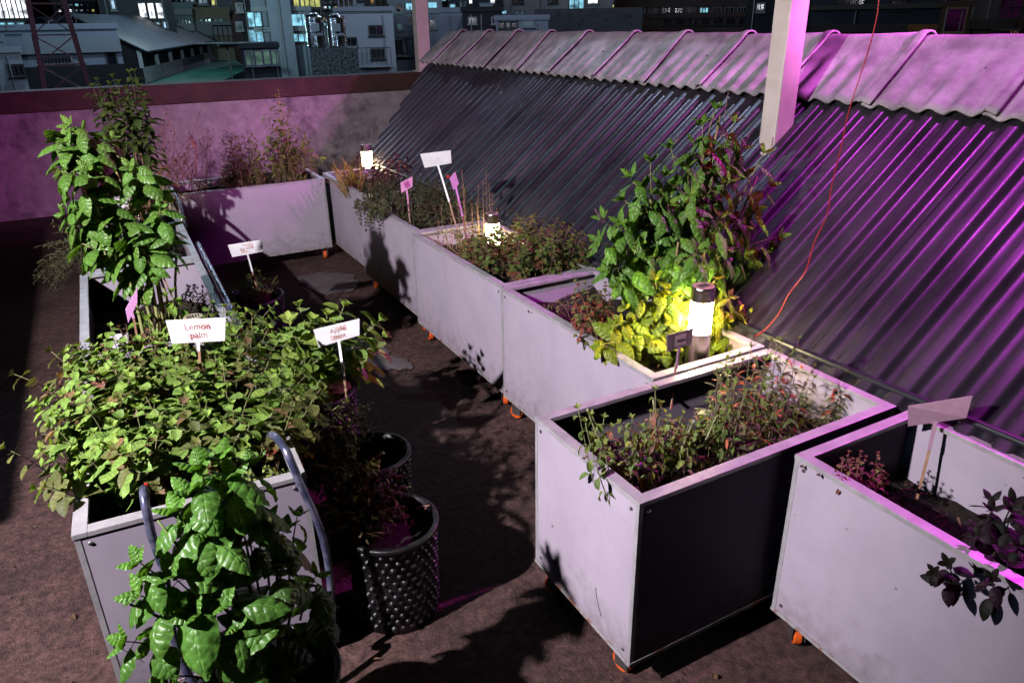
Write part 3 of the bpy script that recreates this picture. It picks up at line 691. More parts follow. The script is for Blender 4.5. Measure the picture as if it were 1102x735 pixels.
sm,lm=MB(),MB(); base=V((.11,1.37,.29))
tops=[at(235,500,1.42),at(170,560,1.40),at(300,560,1.42),at(140,650,1.36),at(250,640,1.33),at(320,640,1.40)]
for tp in tops: sm.tube([bez(base+jv(.015),(base+tp)/2+V((0,0,.04)),tp,i/7) for i in range(8)],[.0055*(1-.08*i) for i in range(8)],6,(.16,.22,.06))
nl=[(235,495,1.42,.1),(215,505,1.42,.1),(250,515,1.4,.1),(205,530,1.4,.1),(235,540,1.4,.1),(270,500,1.45,.08),(190,550,1.4,.09),(225,575,1.38,.09),(170,610,1.38,.1),(150,640,1.36,.09),(185,620,1.36,.11),(250,590,1.38,.08),(285,560,1.42,.08),(305,570,1.43,.08),(330,590,1.43,.08),(340,620,1.43,.08),(300,610,1.38,.09),(270,640,1.35,.1),(240,650,1.33,.1),(210,660,1.33,.1),(315,650,1.38,.1),(335,670,1.4,.09),(290,680,1.34,.1),(200,700,1.32,.09),(245,700,1.3,.09),(225,610,1.38,.09),(265,560,1.4,.07),(320,555,1.45,.06),(345,650,1.42,.09),(120,660,1.36,.085),(135,690,1.34,.08),(150,605,1.38,.08),(230,730,1.3,.09),(180,730,1.32,.08),(300,720,1.32,.09),(160,650,1.33,.09),(255,670,1.31,.08),(275,705,1.31,.09),(215,690,1.31,.08)]
for ni,(px,py,Y,L) in enumerate(nl):
    if ni%3==2 and py>560: continue
    tp=at(px,py,Y); st=tp.lerp(base,.4)+V((0,0,.0))
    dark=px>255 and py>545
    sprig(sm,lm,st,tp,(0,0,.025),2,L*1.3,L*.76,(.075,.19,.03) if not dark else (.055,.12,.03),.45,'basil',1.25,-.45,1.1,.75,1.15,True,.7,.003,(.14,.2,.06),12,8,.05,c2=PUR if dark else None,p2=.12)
plant('near_basil','nearest basil with large puckered leaves at the bottom left','basil',base,sm,lm,BASIL)

# --- tall dark plant behind (LC)
sm,lm=MB(),MB(); b0=at(150,200,4.85); base=V((b0.x,4.85,.46))
for (px,py) in [(140,80),(128,90),(150,95),(112,100),(105,88),(135,110),(155,115),(120,120),(145,130),(160,140),(128,140),(150,155),(112,130),(138,150),(160,165),(125,160),(145,78),(118,92),(100,95),(108,110),(132,125),(157,128),(122,84),(136,96),(146,118),(118,132),(128,150),(142,142),(155,145),(114,116),(166,152),(134,164),(126,104),(148,88),(141,105)]:
    tp=at(px,py,4.8+U(-.15,.15)); r0=base+V((U(-.08,.08),U(-.08,.08),0)); st=r0.lerp(tp,U(.5,.75))
    sm.tube([r0,bez(r0,(r0+st)/2,st,.5),st],.0045,5,(.2,.10,.07))
    sprig(sm,lm,st,tp,(U(-.03,.03),0,.03),5,.085,.046,(.06,.10,.025),.1,'basil',.8,.4,.2,.5,1.1,True,.7,.0025,(.12,.13,.05),5,2,.2)
plant('dark_herb_plant','tall dark leafy herb rising above the far wall behind the leaning basil','herb',base,sm,lm,MINT)

# --- lemon balm mass (LA)
sm,lm=MB(),MB(); base=V((.06,2.2,.48))
for i in range(250):
    bx,by=U(-.17,.29),U(1.86,2.70)
    st=V((bx,by,.48)); out=V((bx-.05,0,0))
    tp=V((bx+U(-.07,.07)+out.x*.45, by+U(-.1,.08), U(.66,.80)))
    if bx<-.05 and rnd.random()<.45: tp.x-=U(.0,.09); tp.z-=U(0,.1)
    if bx>.2: tp.x+=U(0,.08)
    dead=by>2.42 and bx<.1 and rnd.random()<.45
    cc=BRN if dead else (GM if rnd.random()<.8 else OLV)
    sz=.060 if not dead else .032
    sprig(sm,lm,st,tp,(U(-.03,.03),U(-.03,.03),.05),4 if not dead else 6,sz*U(.75,1.2),sz*.82,cc,.35,'mint',.5,.25,.3,.35,1.25,True,.55,.0022,(.22,.22,.09) if not dead else (.2,.11,.08),5,4,.12,c2=(.18,.12,.06),p2=.05)
# sprays hanging over the left edge
for (px,py,Y,n) in [(20,482,2.1,7),(35,520,2.0,6),(62,430,2.35,6),(80,540,1.95,5),(45,460,2.15,6),(70,400,2.5,5),(55,505,2.05,5),(85,480,2.0,4),(130,545,1.88,4),(115,525,1.9,4)]:
    tp=at(px+26,py,Y); st=V((-.14,Y+.02,.60))
    sprig(sm,lm,st,tp,(0,0,.06),n,.054,.050,GM,.15,'mint',.5,.25,.3,.4,1.3,True,.5,.0028,(.26,.27,.1),5,4,.25,c2=(.2,.09,.07),p2=.06)
for (px,py,Y) in [(330,440,2.1),(345,470,2.0),(335,490,1.95),(320,500,1.9),(350,455,2.1),(340,420,2.25),(300,470,1.85),(280,480,1.85)]:
    tp=at(px,py,Y); st=V((.26,Y,.56)); sprig(sm,lm,st,tp,(.02,0,.05),6,.036,.026,OLV,.2,'mint',.7,.3,.3,.6,1.2,True,.5,.002,(.2,.15,.08),4,2,.5,c2=(.2,.08,.06),p2=.35)
plant('lemon_herb','dense pale green serrated herb spilling over the nearest left planter','herb',base,sm,lm,MINT)
# small white-green herb in front right of LA
sm,lm=MB(),MB(); base=V((.2,1.8,.48))
for i in range(26):
    px,py=U(262,312),U(495,560); tp=at(px,py,1.72+U(0,.08)); st=V((U(.12,.26),1.78,.5)); 
    sprig(sm,lm,st,tp,(0,0,.06),5,.02,.014,(.17,.26,.08),.3,'small',.6,.3,0,.4,1.1,True,.6,.0016,(.2,.2,.1),3,2,.3)
plant('trailing_thyme','small leaved pale herb trailing over the front rim of the nearest left planter','herb',base,sm,lm,SMALL)

# --- apple mint
sm,lm=MB(),MB(); base=V((.575,2.70,.31))
am=[(322,330),(310,345),(335,345),(300,368),(312,375),(330,362),(345,350),(408,345),(412,362),(400,350),(370,330),(352,340),(330,385),(352,380),(395,385),(385,392),(360,395),(340,400),(325,410),(310,398),(372,405),(350,415),(335,425),(300,385)]
for (px,py) in am:
    Y=2.62+U(-.12,.15); tp=at(px,py,Y); st=base+V((U(-.06,.06),U(-.06,.06),0)); 
    sprig(sm,lm,st,tp,(U(-.04,.04),0,.0),4,.100,.084,(.20,.34,.08),.5,'mint',.55,.3,.35,.25,1.2,True,.62,.0036,(.32,.36,.14),6,4,.25)
plant('apple_mint','apple mint with large round pale leaves around the white Apple mint sign','herb',base,sm,lm,MINT)
# icy mint pot
sm,lm=MB(),MB(); base=V((.60,4.05,.29))
for i in range(70):
    a=U(0,6.28); rr=U(0,.15); st=base+V((rr*math.cos(a)*.8,rr*math.sin(a)*.8,0)); tp=base+V((rr*math.cos(a)*1.35+U(-.03,.03),rr*math.sin(a)*1.3,U(.05,.16)))
    sprig(sm,lm,st,tp,(0,0,.03),5,.028,.016,(.07,.11,.03),.25,'small',.6,.3,0,.3,1.1,True,.6,.0018,(.15,.16,.06),3,2,.2)
plant('potted_mint','small leaved dark mint in the pot with the Icy mint sign','herb',base,sm,lm,SMALL)
# dry red plant over pots
sm,lm=MB(),MB(); base=V((.46,2.0,.33))
for i in range(150):
    px,py=U(325,445),U(430,600)
    if px>412 and py<525: continue
    tp=at(px,py,2.15-(py-430)*.0022+U(-.05,.08)); st=V((U(.40,.56),tp.y+U(-.05,.05),.33)); 
    if tp.z<.3: tp.z=.34
    sprig(sm,lm,st,tp,(U(-.03,.03),0,.06),5,.030,.019,(.035,.030,.015),.2,'small',1.,.4,0,.8,1.1,True,.6,.0018,(.06,.02,.018),3,2,.2,c2=(.06,.07,.025),p2=.2)
plant('withered_herb','dark reddish withered herb trailing between the left planter and the black pots','herb',base,sm,lm,SMALL)
for (lab,pxs,Y,bs) in [('bright green sprig growing in the front bumpy pot',[(405,570),(412,552),(402,560),(398,580)],1.80,(.52,1.80,.27)),('thin pale sprig growing in the open rimmed black pot',[(405,500),(409,515),(388,522),(396,530)],2.05,(.58,2.1,.27))]:
    sm,lm=MB(),MB()
    for (px,py) in pxs: sprig(sm,lm,V(bs)+jv(.02),at(px,py,Y),(0,0,.03),5,.024,.016,(.22,.34,.08),.35,'small',.6,.3,0,.3,1.1,True,.7,.0018,(.3,.33,.12),4,2,.3)
    plant('seedling',lab,'plant',bs,sm,lm,SMALL)
b=MB()
for i in range(16):
    p=at(430+U(-14,14),575+U(-18,10),1.78); q_=p+V((U(-.05,.06),U(-.04,.04),U(-.02,.09))); b.tube(smooth_path([p,p.lerp(q_,.5)+jv(.015),q_],3),.0016,5)
bt=empty('dry_twigs',(0,0,0),label='tangle of dry pinkish twigs in the front bumpy pot',cat='twigs'); b.build('twigs',mat('dry_twig',(.42,.2,.14),.7),bt)

# --- F box plants
sm,lm=MB(),MB(); base=V((.9,5.8,.56))
for i in range(140):
    px,py=U(238,332),U(142,194); tp=at(px,py,5.75+U(-.12,.15)); st=V((tp.x+U(-.06,.06),tp.y,.56))
    sprig(sm,lm,st,tp,(U(-.03,.03),0,.03),7,.062,.013,(.13,.17,.045),.2,'narrow',.6,.2,0,.2,.8,True,.7,.002,(.2,.14,.08),3,2,.3,c2=(.15,.085,.05),p2=.3)
plant('rosemary_bush','spiky narrow leaved herb filling the purple lit far box','herb',base,sm,lm,SMALL)
sm,lm=MB(),MB(); st0=at(312,195,5.75); base=V((st0.x,5.75,.56))
for (px,py) in [(298,105),(305,115),(292,120),(312,122),(285,130),(300,132),(320,140),(290,150),(310,150),(325,160),(335,175),(280,165),(345,172),(305,170),(285,155),(295,178),(318,172),(300,100),(276,175),(328,150)]:
    tp=at(px,py,5.72+U(-.08,.08)); st=base.lerp(at(305,135,5.75),U(.0,.8)); sprig(sm,lm,st,tp,(0,0,.03),6,.085,.027,(.14,.19,.055),.1,'narrow',.7,.25,0,.35,1.,True,.7,.003,(.36,.22,.15),4,2,.3)
sm.tube([base,at(308,160,5.75),at(300,108,5.75)],.006,6,(.4,.24,.2)); sm.tube([base+V((.03,0,0)),at(314,160,5.75),at(306,118,5.75)],.005,6,(.4,.24,.2))
plant('tall_lemon_verbena','tall thin stemmed shrub standing highest in the far box against the purple wall','shrub',base,sm,lm,SMALL)
sm,lm=MB(),MB(); base=at(205,195,5.9); base.z=.56
for i in range(42):
    px,py=U(158,232),U(112,180); tp=at(px,py,5.9+U(-.1,.2)); st=V((.40+U(-.25,.3),5.9,.56)); sprig(sm,lm,st,tp,(U(-.04,.04),0,.05),5,.04,.008,(.12,.06,.04),.3,'narrow',.5,.2,0,.2,.8,True,.7,.0026,(.22,.08,.06),3,2,.1)
plant('dry_stalks','reddish brown dry stalks at the left end of the far box','plant',base,sm,lm,SMALL)
sm,lm=MB(),MB(); base=V((.25,5.5,.5))
for i in range(50):
    px,py=U(150,190),U(170,212); tp=at(px,py,5.4+U(-.2,.2)); st=V((tp.x,tp.y,.52)); sprig(sm,lm,st,tp,(U(-.03,.03),0,.03),5,.035,.01,(.2,.15,.05),.2,'narrow',.6,.2,0,.2,.9,True,.7,.002,(.25,.16,.08),3,2,.3)
plant('golden_herb','golden brown bushy herb in the farthest left planter','herb',base,sm,lm,SMALL)
# dark fine bush left of the leaning basil
sm,lm=MB(),MB(); base=V((-.16,4.6,.5))
for i in range(46):
    px,py=U(36,92),U(235,318); tp=at(px,py,4.2+U(-.2,.2)); st=V((-.12,4.3,.62)); sprig(sm,lm,st,tp,(U(-.05,.05),0,.08),7,.03,.006,(.06,.07,.03),.25,'narrow',.8,.2,0,.5,1.,True,.7,.0016,(.1,.1,.05),3,2,.2)
plant('wispy_bush','dark wispy bush overhanging the outer side of the left row','herb',base,sm,lm,SMALL)
sm,lm=MB(),MB(); base=V((.25,3.5,.42))
for i in range(34):
    px,py=U(195,242),U(300,352); tp=at(px,py,3.3+U(-.2,.3)); st=V((.22+U(-.08,.08),3.3+U(-.2,.3),.43)); sprig(sm,lm,st,tp,(0,0,.03),5,.022,.01,(.05,.06,.035),.25,'small',.8,.2,0,.5,1.,True,.7,.0016,(.1,.08,.05),3,2,.2)
plant('sparse_seedlings','sparse dark seedlings inside the left planter with the leaning basil','plant',base,sm,lm,SMALL)
sm,lm=MB(),MB(); base=V((.1,4.4,.45))
for i in range(60):
    st=V((U(-.1,.3),U(4.0,4.9),.46)); tp=st+V((U(-.06,.06),U(-.06,.06),U(.08,.2))); sprig(sm,lm,st,tp,(0,0,.02),5,.03,.016,(.045,.075,.03),.25,'small',.8,.2,0,.5,1.,True,.7,.0016,(.1,.08,.05),3,2,.2)
plant('low_dark_herb','low dark herb filling the left planter behind the leaning basil','herb',base,sm,lm,SMALL)

# --- M1 grass + succulent
sm,lm=MB(),MB(); base=V((1.62,5.4,.55))
for i in range(120):
    px0,py0=U(368,388),U(183,205); p=at(px0,py0,5.3+U(-.2,.3)); p.z=.55; d=V((U(-.6,.3),U(-.4,.3),1)).normalized()
    L=U(.12,.28); leaf(lm,p,d,V((U(-1,1),U(-1,1),.2)),L,.010,U(.2,1.3),.3,0,jit((.32,.22,.06),.3),'narrow',5,2)
plant('golden_grass','orange lit tuft of thin grass left of the small far lamp','grass tuft',base,None,lm,SMALL)
sm,lm=MB(),MB(); base=V((1.75,5.2,.55))
for i in range(46):
    px,py=U(378,450),U(165,205); tp=at(px,py,5.35+U(-.25,.3)); st=V((min(1.95,max(1.56,tp.x)),tp.y,.55)); sprig(sm,lm,st,tp,(0,0,.02),4,.045,.028,(.07,.035,.04),.3,'basil',.5,.3,.2,.1,1.1,True,.8,.0024,(.14,.07,.05),4,2,.2,c2=(.2,.14,.05),p2=.25)
plant('dark_purple_plant','dark purple leaved plant around the small far lamp','plant',base,sm,lm,MINT)
# --- M2 dense trailing
sm,lm=MB(),MB(); base=V((1.7,4.3,.55))
for i in range(230):
    x,y=U(1.5,1.93),U(3.80,4.76); st=V((x,y,.56)); tp=V((x+U(-.06,.06),y+U(-.06,.06),U(.66,.77)))
    sprig(sm,lm,st,tp,(0,0,.02),5,.030,.021,(.05,.075,.028),.3,'small',.7,.3,0,.4,1.2,True,.7,.0018,(.12,.1,.06),3,2,.2,c2=(.11,.08,.045),p2=.2)
for i in range(34):
    px,py=U(383,415),U(215,252); tp=atx(px,py,1.455+U(-.04,.0)); st=V((1.52,tp.y+U(-.05,.05),.63)); sprig(sm,lm,st,tp,(-.05,0,.05),6,.028,.022,(.085,.10,.055),.3,'small',.7,.3,0,.7,1.2,True,.7,.0018,(.12,.1,.06),3,2,.2)
plant('trailing_oregano','dense dark herb trailing over the aisle side of its planter','herb',base,sm,lm,SMALL)
# --- M3 twiggy sages + herb cover
sm,lm=MB(),MB(); base=V((1.62,3.4,.54))
for (px,py) in [(497,185),(500,205),(515,200),(523,185),(530,210),(508,220),(492,215),(485,230),(505,240),(520,230),(535,225),(475,222),(480,245),(472,240),(515,250),(498,192),(526,198),(490,250),(500,262),(512,215),(520,195)]:
    tp=at(px,py,3.5+U(-.15,.15)); st=V((min(1.9,tp.x),tp.y,.54)); sprig(sm,lm,st,tp,(U(-.02,.02),0,.02),9,.026,.009,(.13,.115,.07),.25,'narrow',.5,.2,0,.1,.8,True,.7,.0022,(.3,.19,.12),3,2,.3)
for i in range(28):
    a=V((U(1.5,1.9),U(3.1,3.5),.545)); b_=a+V((U(-.12,.12),U(-.12,.12),U(.02,.16))); sm.tube(smooth_path([a,a.lerp(b_,.5)+jv(.03),b_],3),.0018,5,(.34,.2,.12))
plant('twiggy_sage','thin upright twiggy herb behind the stake signs','herb',base,sm,lm,SMALL)
sm,lm=MB(),MB(); base=V((1.7,2.95,.54))
for i in range(190):
    x,y=U(1.50,1.98),U(2.76,3.32); 
    if x<1.58 and y<2.95: continue
    st=V((min(x,1.88),y,.54)); tp=V((x+U(-.05,.08),y+U(-.06,.06),U(.62,.77)))
    sprig(sm,lm,st,tp,(0,0,.03),5,.036,.030,(.09,.15,.035),.35,'mint',.6,.3,.2,.3,1.2,True,.7,.0018,(.24,.14,.09),4,2,.3,c2=(.12,.06,.035),p2=.25)
plant('reddish_mint','bushy reddish green herb just right of the middle lamp','herb',base,sm,lm,MINT)
# --- M4 left small herbs
sm,lm=MB(),MB(); base=V((1.6,2.4,.53))
for i in range(40):
    px,py=U(615,660),U(300,372); tp=at(px,py,2.15+U(-.12,.12)); st=V((max(1.5,min(1.85,tp.x)),tp.y,.53)); 
    if tp.z<.55: tp.z=.58
    sprig(sm,lm,st,tp,(0,0,.03),5,.03,.022,(.10,.13,.045),.35,'mint',.7,.3,.2,.4,1.2,True,.7,.002,(.22,.1,.07),4,2,.3,c2=(.2,.06,.045),p2=.45)
for (px,py) in [(585,330),(600,325),(570,335),(592,340),(605,350)]:
    tp=at(px,py,2.45); st=V((1.6,2.4,.53)); sprig(sm,lm,st,tp,(0,0,.05),4,.03,.016,(.16,.2,.06),.4,'small',.6,.3,0,.3,1.1,True,.7,.0014,(.3,.15,.1),4,2,.3)
plant('red_leaf_seedlings','small red and green herb left of the tall basil','herb',base,sm,lm,MINT)
# --- M5 left wilted mint
sm,lm=MB(),MB(); base=V((1.25,1.4,.46))
for (px,py) in [(622,440),(630,455),(640,465),(650,450),(637,447),(658,460),(668,455),(680,450),(700,445),(705,420),(712,435),(690,460),(720,450),(735,445),(742,455),(728,470),(745,470),(755,450),(765,440),(775,455),(760,470),(740,480),(700,475),(680,478),(720,485),(710,465),(665,480),(675,495),(640,480),(655,490),(650,478),(690,490),(745,495),(770,480),(780,470),(725,500),(700,505),(760,495),(735,462),(716,455),(698,455),(750,460)]:
    tp=at(px,py,1.38+U(-.1,.13)); st=V((max(1.0,min(1.85,tp.x+U(-.05,.05))),max(1.18,min(1.6,tp.y+U(-.05,.05))),.46))
    if tp.z<.50: tp.z=.52+U(0,.04)
    sprig(sm,lm,st,tp,(U(-.03,.03),0,.03),5,.036,.020,(.12,.19,.055),.3,'basil',1.2,.4,.1,1.1,1.2,True,.75,.0021,(.27,.28,.12),4,2,.3,c2=(.2,.12,.09),p2=.12,cj=.3)
for i in range(90):
    px,py=U(700,850),U(440,500); p=at(px,py,1.4+U(-.1,.12)); 
    if p.z<.5: continue
    leaf(lm,p,V((U(-1,1),U(-1,1),U(-.8,.3))),V((0,0,1)),.02,.013,1.,.4,0,jit((.2,.13,.07),.4),'small',3,2)
# stems lying across
for pts in [[(632,440),(650,480),(690,520)],[(775,505),(800,480),(850,470)],[(718,515),(735,480),(745,455)],[(700,500),(706,470),(703,430)],[(757,478),(768,455),(775,435)]]:
    sm.tube(smooth_path([at(x,y,1.36) for x,y in pts],5),.0026,6,(.33,.34,.17))
plant('wilted_mint','sprawling wilted mint on thin stems in the crosswise planter','herb',base,sm,lm,MINT)
# --- M5 right chilli-like herb
sm,lm=MB(),MB(); base=V((1.7,1.42,.46)); fl=MB()
for i in range(95):
    px,py=U(772,945),U(372,470)
    lo_y=365+max(0,(px-860))*.62; hi_y=488-max(0,(px-800))*.22
    py=U(lo_y,hi_y); tp=at(px,py,1.42+U(-.14,.16)); 
    st=V((max(1.4,min(1.88,tp.x+U(-.12,.08))),max(1.18,min(1.6,tp.y)),.46))
    if tp.z<.5: tp.z=.53
    sprig(sm,lm,st,tp,(U(-.03,.03),U(-.02,.02),.03),6,.046,.015,(.075,.14,.035),.25,'narrow',.9,.3,0,.6,1.1,True,.75,.0019,(.22,.2,.1),4,2,.3,c2=(.26,.09,.05),p2=.14,cj=.35)
for i in range(13):
    px,py=U(800,930),U(385,450); p=at(px,py,1.40+U(-.1,.1)); 
    for q in range(3): leaf(fl,p,V((U(-1,1),U(-1,1),U(-1,.6))),V((0,0,1)),.016,.011,.8,.4,0,jit(rnd.choice([(.6,.06,.03),(.5,.2,.2),(.5,.24,.05)]),.2),'small',3,2)
plant('willow_leaved_herb','narrow leaved herb with red and pink specks at the roof end of the crosswise planter','herb',base,sm,lm,MINT,extra=[(fl,'blossoms',SMALL)])
# --- M6
sm,lm=MB(),MB(); base=V((1.75,.62,.42))
for (px,py,L) in [(1060,505,.08),(1080,510,.09),(1050,530,.08),(1095,525,.09),(1070,545,.09),(1040,545,.07),(1098,560,.09),(1060,570,.09),(1080,590,.1),(1065,605,.08),(1095,600,.09),(1050,615,.06),(1085,622,.07),(1015,550,.06),(1030,570,.06),(1000,560,.05),(1110,520,.1),(1120,560,.1),(1130,600,.1)]:
    Y=.72-(py-500)*.0012; tp=at(px+20,py,Y+U(-.03,.03)); st=V((max(1.52,min(1.88,tp.x+.02)),Y,.42))
    tp.z=min(max(tp.z,.47),.66)
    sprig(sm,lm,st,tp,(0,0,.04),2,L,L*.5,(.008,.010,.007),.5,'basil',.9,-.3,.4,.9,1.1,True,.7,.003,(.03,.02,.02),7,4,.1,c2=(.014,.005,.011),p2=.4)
plant('dark_leaf_plant','dark broad leaved plant in shade spilling over the nearest right planter','plant',base,sm,lm,SMALL)
sm,lm=MB(),MB(); base=V((1.65,.98,.42))
for i in range(26):
    px,py=U(898,955),U(487,520); tp=at(px,py,1.0+U(-.05,.05)); st=V((max(1.5,tp.x),tp.y,.43)); sprig(sm,lm,st,tp,(0,0,.03),4,.02,.014,(.12,.05,.04),.35,'small',.9,.4,0,.6,1.1,True,.7,.0018,(.24,.1,.07),4,2,.3,c2=(.14,.14,.05),p2=.25)
plant('dried_herb','curled dry brown herb in the far corner of the nearest right planter','herb',base,sm,lm,SMALL)
# dead leaves stuck on M6 panel
for (px,py) in ((865,500),(883,509)):
    p=atx(px,py,1.448); b=MB(); leaf(b,(0,0,0),V((.0,.35,-1)),V((-1,0,.1)),.018,.013,1.2,.9,.5,(.14,.07,.05),'small',4,4)
    o=b.build('dead_leaf',SMALL,smooth=True,loc=p); tag(o,'curled dead leaf on the top left corner of the nearest right planter' if px<870 else 'second curled dead leaf just right of the corner one on the nearest right planter','leaf')
# black bags in M5
def bag(c,sx,sy,sz,rz,label):
    q=MB(); vs=[];fs=[]; n,m_=24,12
    for i in range(m_+1):
        ph=-math.pi/2+math.pi*i/m_
        for j in range(n):
            th=2*math.pi*j/n
            def e(v,p): return math.copysign(abs(v)**p,v)
            x=sx*e(math.cos(ph),.5)*e(math.cos(th),.6); y=sy*e(math.cos(ph),.5)*e(math.sin(th),.6); z=sz*e(math.sin(ph),.7)
            w=1+.07*noise.noise(V((x*14,y*14,z*14+c[0])))
            vs.append((x*w,y*w,z*w))
    for i in range(m_):
        for j in range(n): a=i*n+j; b_=i*n+(j+1)%n; fs.append((a,b_,b_+n,a+n))
    q.add(vs,fs); o=q.build('soil_bag',mat('bag_plastic',(.04,.038,.045),.35),smooth=True,loc=c); o.rotation_euler=(0,0,rz); tag(o,label,'bag',group='soil bags in the crosswise planter')
bag((1.17,1.46,.485),.075,.06,.04,.3,'dark plastic soil bag at the aisle end of the crosswise planter')
bag((1.55,1.53,.50),.085,.05,.045,-.1,'dark plastic soil bag beside the far wall of the crosswise planter')

# drip emitters
for k,(px,py,Y,lab) in enumerate([(229,293,None,'red drip emitter on the pipe above the far left planter rim'),(258,353,None,'red drip emitter near the white lemon sign'),(158,519,1.8,'red drip emitter under leaves in the nearest left planter'),(204,697,1.5,'red drip emitter low behind the nearest basil leaves'),(482,190,3.6,'red drip emitter between the tall stake signs'),(889,387,1.5,'red drip emitter at the roof side of the crosswise planter')]):
    p=at(px,py,Y) if Y else atz(px,py,.655)
    t=empty('drip_emitter',p,U(0,3),label=lab,cat='emitter',group='red drip emitters')
    b=MB(); b.lathe([(0,-.008),(.006,-.008),(.007,0),(.005,.006),(0,.007)],12); b.build('emitter_cap',RED,t)
    b=MB(); b.tube([(0,0,-.008),(0,0,-.03)],.0022,6); b.build('feed_barb',BLACKM,t)
# ------------------------------------------------------------------ litter on soil (chips) : stuff
b=MB()
for (x0,x1,y0,y1,z,n) in [(1.47,1.88,1.7,2.65,.545,240),(1.48,1.9,2.75,3.7,.555,240),(1.55,1.95,4.85,5.75,.565,150),(-.15,.28,2.85,3.8,.435,260),(1.0,1.87,1.19,1.6,.475,200),(1.5,1.9,.1,1.05,.435,150)]:
    for i in range(n):
        p=V((U(x0,x1),U(y0,y1),z)); d=V((U(-1,1),U(-1,1),U(-.2,.4))).normalized(); b.bar(p,p+d*U(.01,.04),U(.002,.006),.002,jit((.14,.08,.05),.6))
tag(b.build('bark_litter',mat('litter',(.1,.06,.04),.9,attr=True)),'scattered brown bark chips and dry bits on the planter soil','mulch',kind='stuff')
b=MB()
for i in range(70):
    p=V((U(-.9,1.4),U(.9,4.5),.006)); leaf(b,p,V((U(-1,1),U(-1,1),.15)),V((U(-.3,.3),U(-.3,.3),1)),U(.012,.035),U(.008,.018),U(.3,1.5),.6,.3,jit((.16,.09,.05),.5),'small',4,2)
tag(b.build('fallen_leaves',SMALL,smooth=True),'small curled dry leaves scattered on the terrace floor','leaf litter',kind='stuff')
# ground grit
b=MB()
for i in range(500):
    p=V((U(-1.2,1.9),U(.3,5),.002)); s=U(.0012,.004); b.box(-s,s,-s*.8,s*.7,-.001,s*.8,Matrix.Translation(p)@Matrix.Rotation(U(0,3),4,'Z'),jit((.16,.11,.09),.5))
tag(b.build('floor_grit',mat('grit',(.1,.06,.04),.9,attr=True)),'fine grit scattered over the brown terrace floor','grit',kind='stuff')

#CITY0#
# ------------------------------------------------------------------ the city beyond the parapet
def fmat(n,a,b_,s=.25,ro=.8): return two_scale(n,a,b_,tuple(x*.35 for x in a),s,.12,ro,.3,3,.5,.75,.05)
FW_=fmat('pale_render',(.42,.45,.5),(.5,.53,.58)); FB=fmat('blue_grey_render',(.25,.29,.36),(.32,.36,.43)); FD=fmat('dark_render',(.05,.055,.07),(.08,.085,.1))
FBR=fmat('brown_render',(.13,.10,.09),(.2,.15,.13)); FT=fmat('teal_render',(.22,.36,.38),(.3,.44,.45)); FC=fmat('cream_render',(.42,.40,.28),(.5,.47,.34)); FK=mat('near_black',(.012,.013,.018),.7)
TIN=two_scale('dark_tin_roof',(.055,.07,.10),(.09,.11,.15),(.03,.035,.05),.3,1.2,.5,.3,3)
GLS=mat('dark_window_glass',(.01,.013,.02),.1,spec=.8)
def glow(n,c,s,c2=None):
    M=mat(n,tuple(x*.3 for x in c),.5,emis=c,estr=s); nt=M.node_tree;N=nt.nodes;L=nt.links
    tc=N.new('ShaderNodeTexCoord'); nz=N.new('ShaderNodeTexNoise'); nz.inputs['Scale'].default_value=1.6; nz.inputs['Detail'].default_value=5; L.new(tc.outputs['Object'],nz.inputs['Vector'])
    r=N.new('ShaderNodeValToRGB'); r.color_ramp.elements[0].position=.36; r.color_ramp.elements[1].position=.62; r.color_ramp.elements[0].color=(*(x*.12 for x in c),1); r.color_ramp.elements[1].color=(*c,1)
    L.new(nz.outputs['Fac'],r.inputs['Fac']); L.new(r.outputs['Color'],N['Principled BSDF'].inputs['Emission Color']); return M
GC=glow('lit_cyan_window',(.32,.78,1.),1.1); GWH=glow('lit_white_window',(.9,.93,1.),2.2); GY=glow('lit_yellow_window',(.85,.85,.25),.8); GO=glow('lit_orange_window',(1.,.5,.15),.5); GG=glow('lit_green_window',(.4,.7,.55),.25); GDIM=glow('dim_teal_window',(.2,.4,.45),.25); GBL=glow('lit_blue_slit',(.5,.75,1.),1.2)
FRM=mat('window_frame_paint',(.3,.33,.36),.6); FRMD=mat('dark_frame_paint',(.05,.055,.06),.6)
class Fac:
    def __init__(s,pxc,pyc,dist):
        d=ray(pxc,pyc); s.d=V((d.x,d.y,0)).normalized(); s.x=V((s.d.y,-s.d.x,0)); s.o=V((0,0,0))+s.d*dist; s.dist=dist
    def sz(s,px,py):
        d=ray(px,py); t=s.dist/d.dot(s.d); p=O+d*t; return (p-s.o).dot(s.x), p.z
    def M(s):
        m_=Matrix((s.x,s.d,V((0,0,1)))).transposed().to_4x4(); m_.translation=s.o; return m_
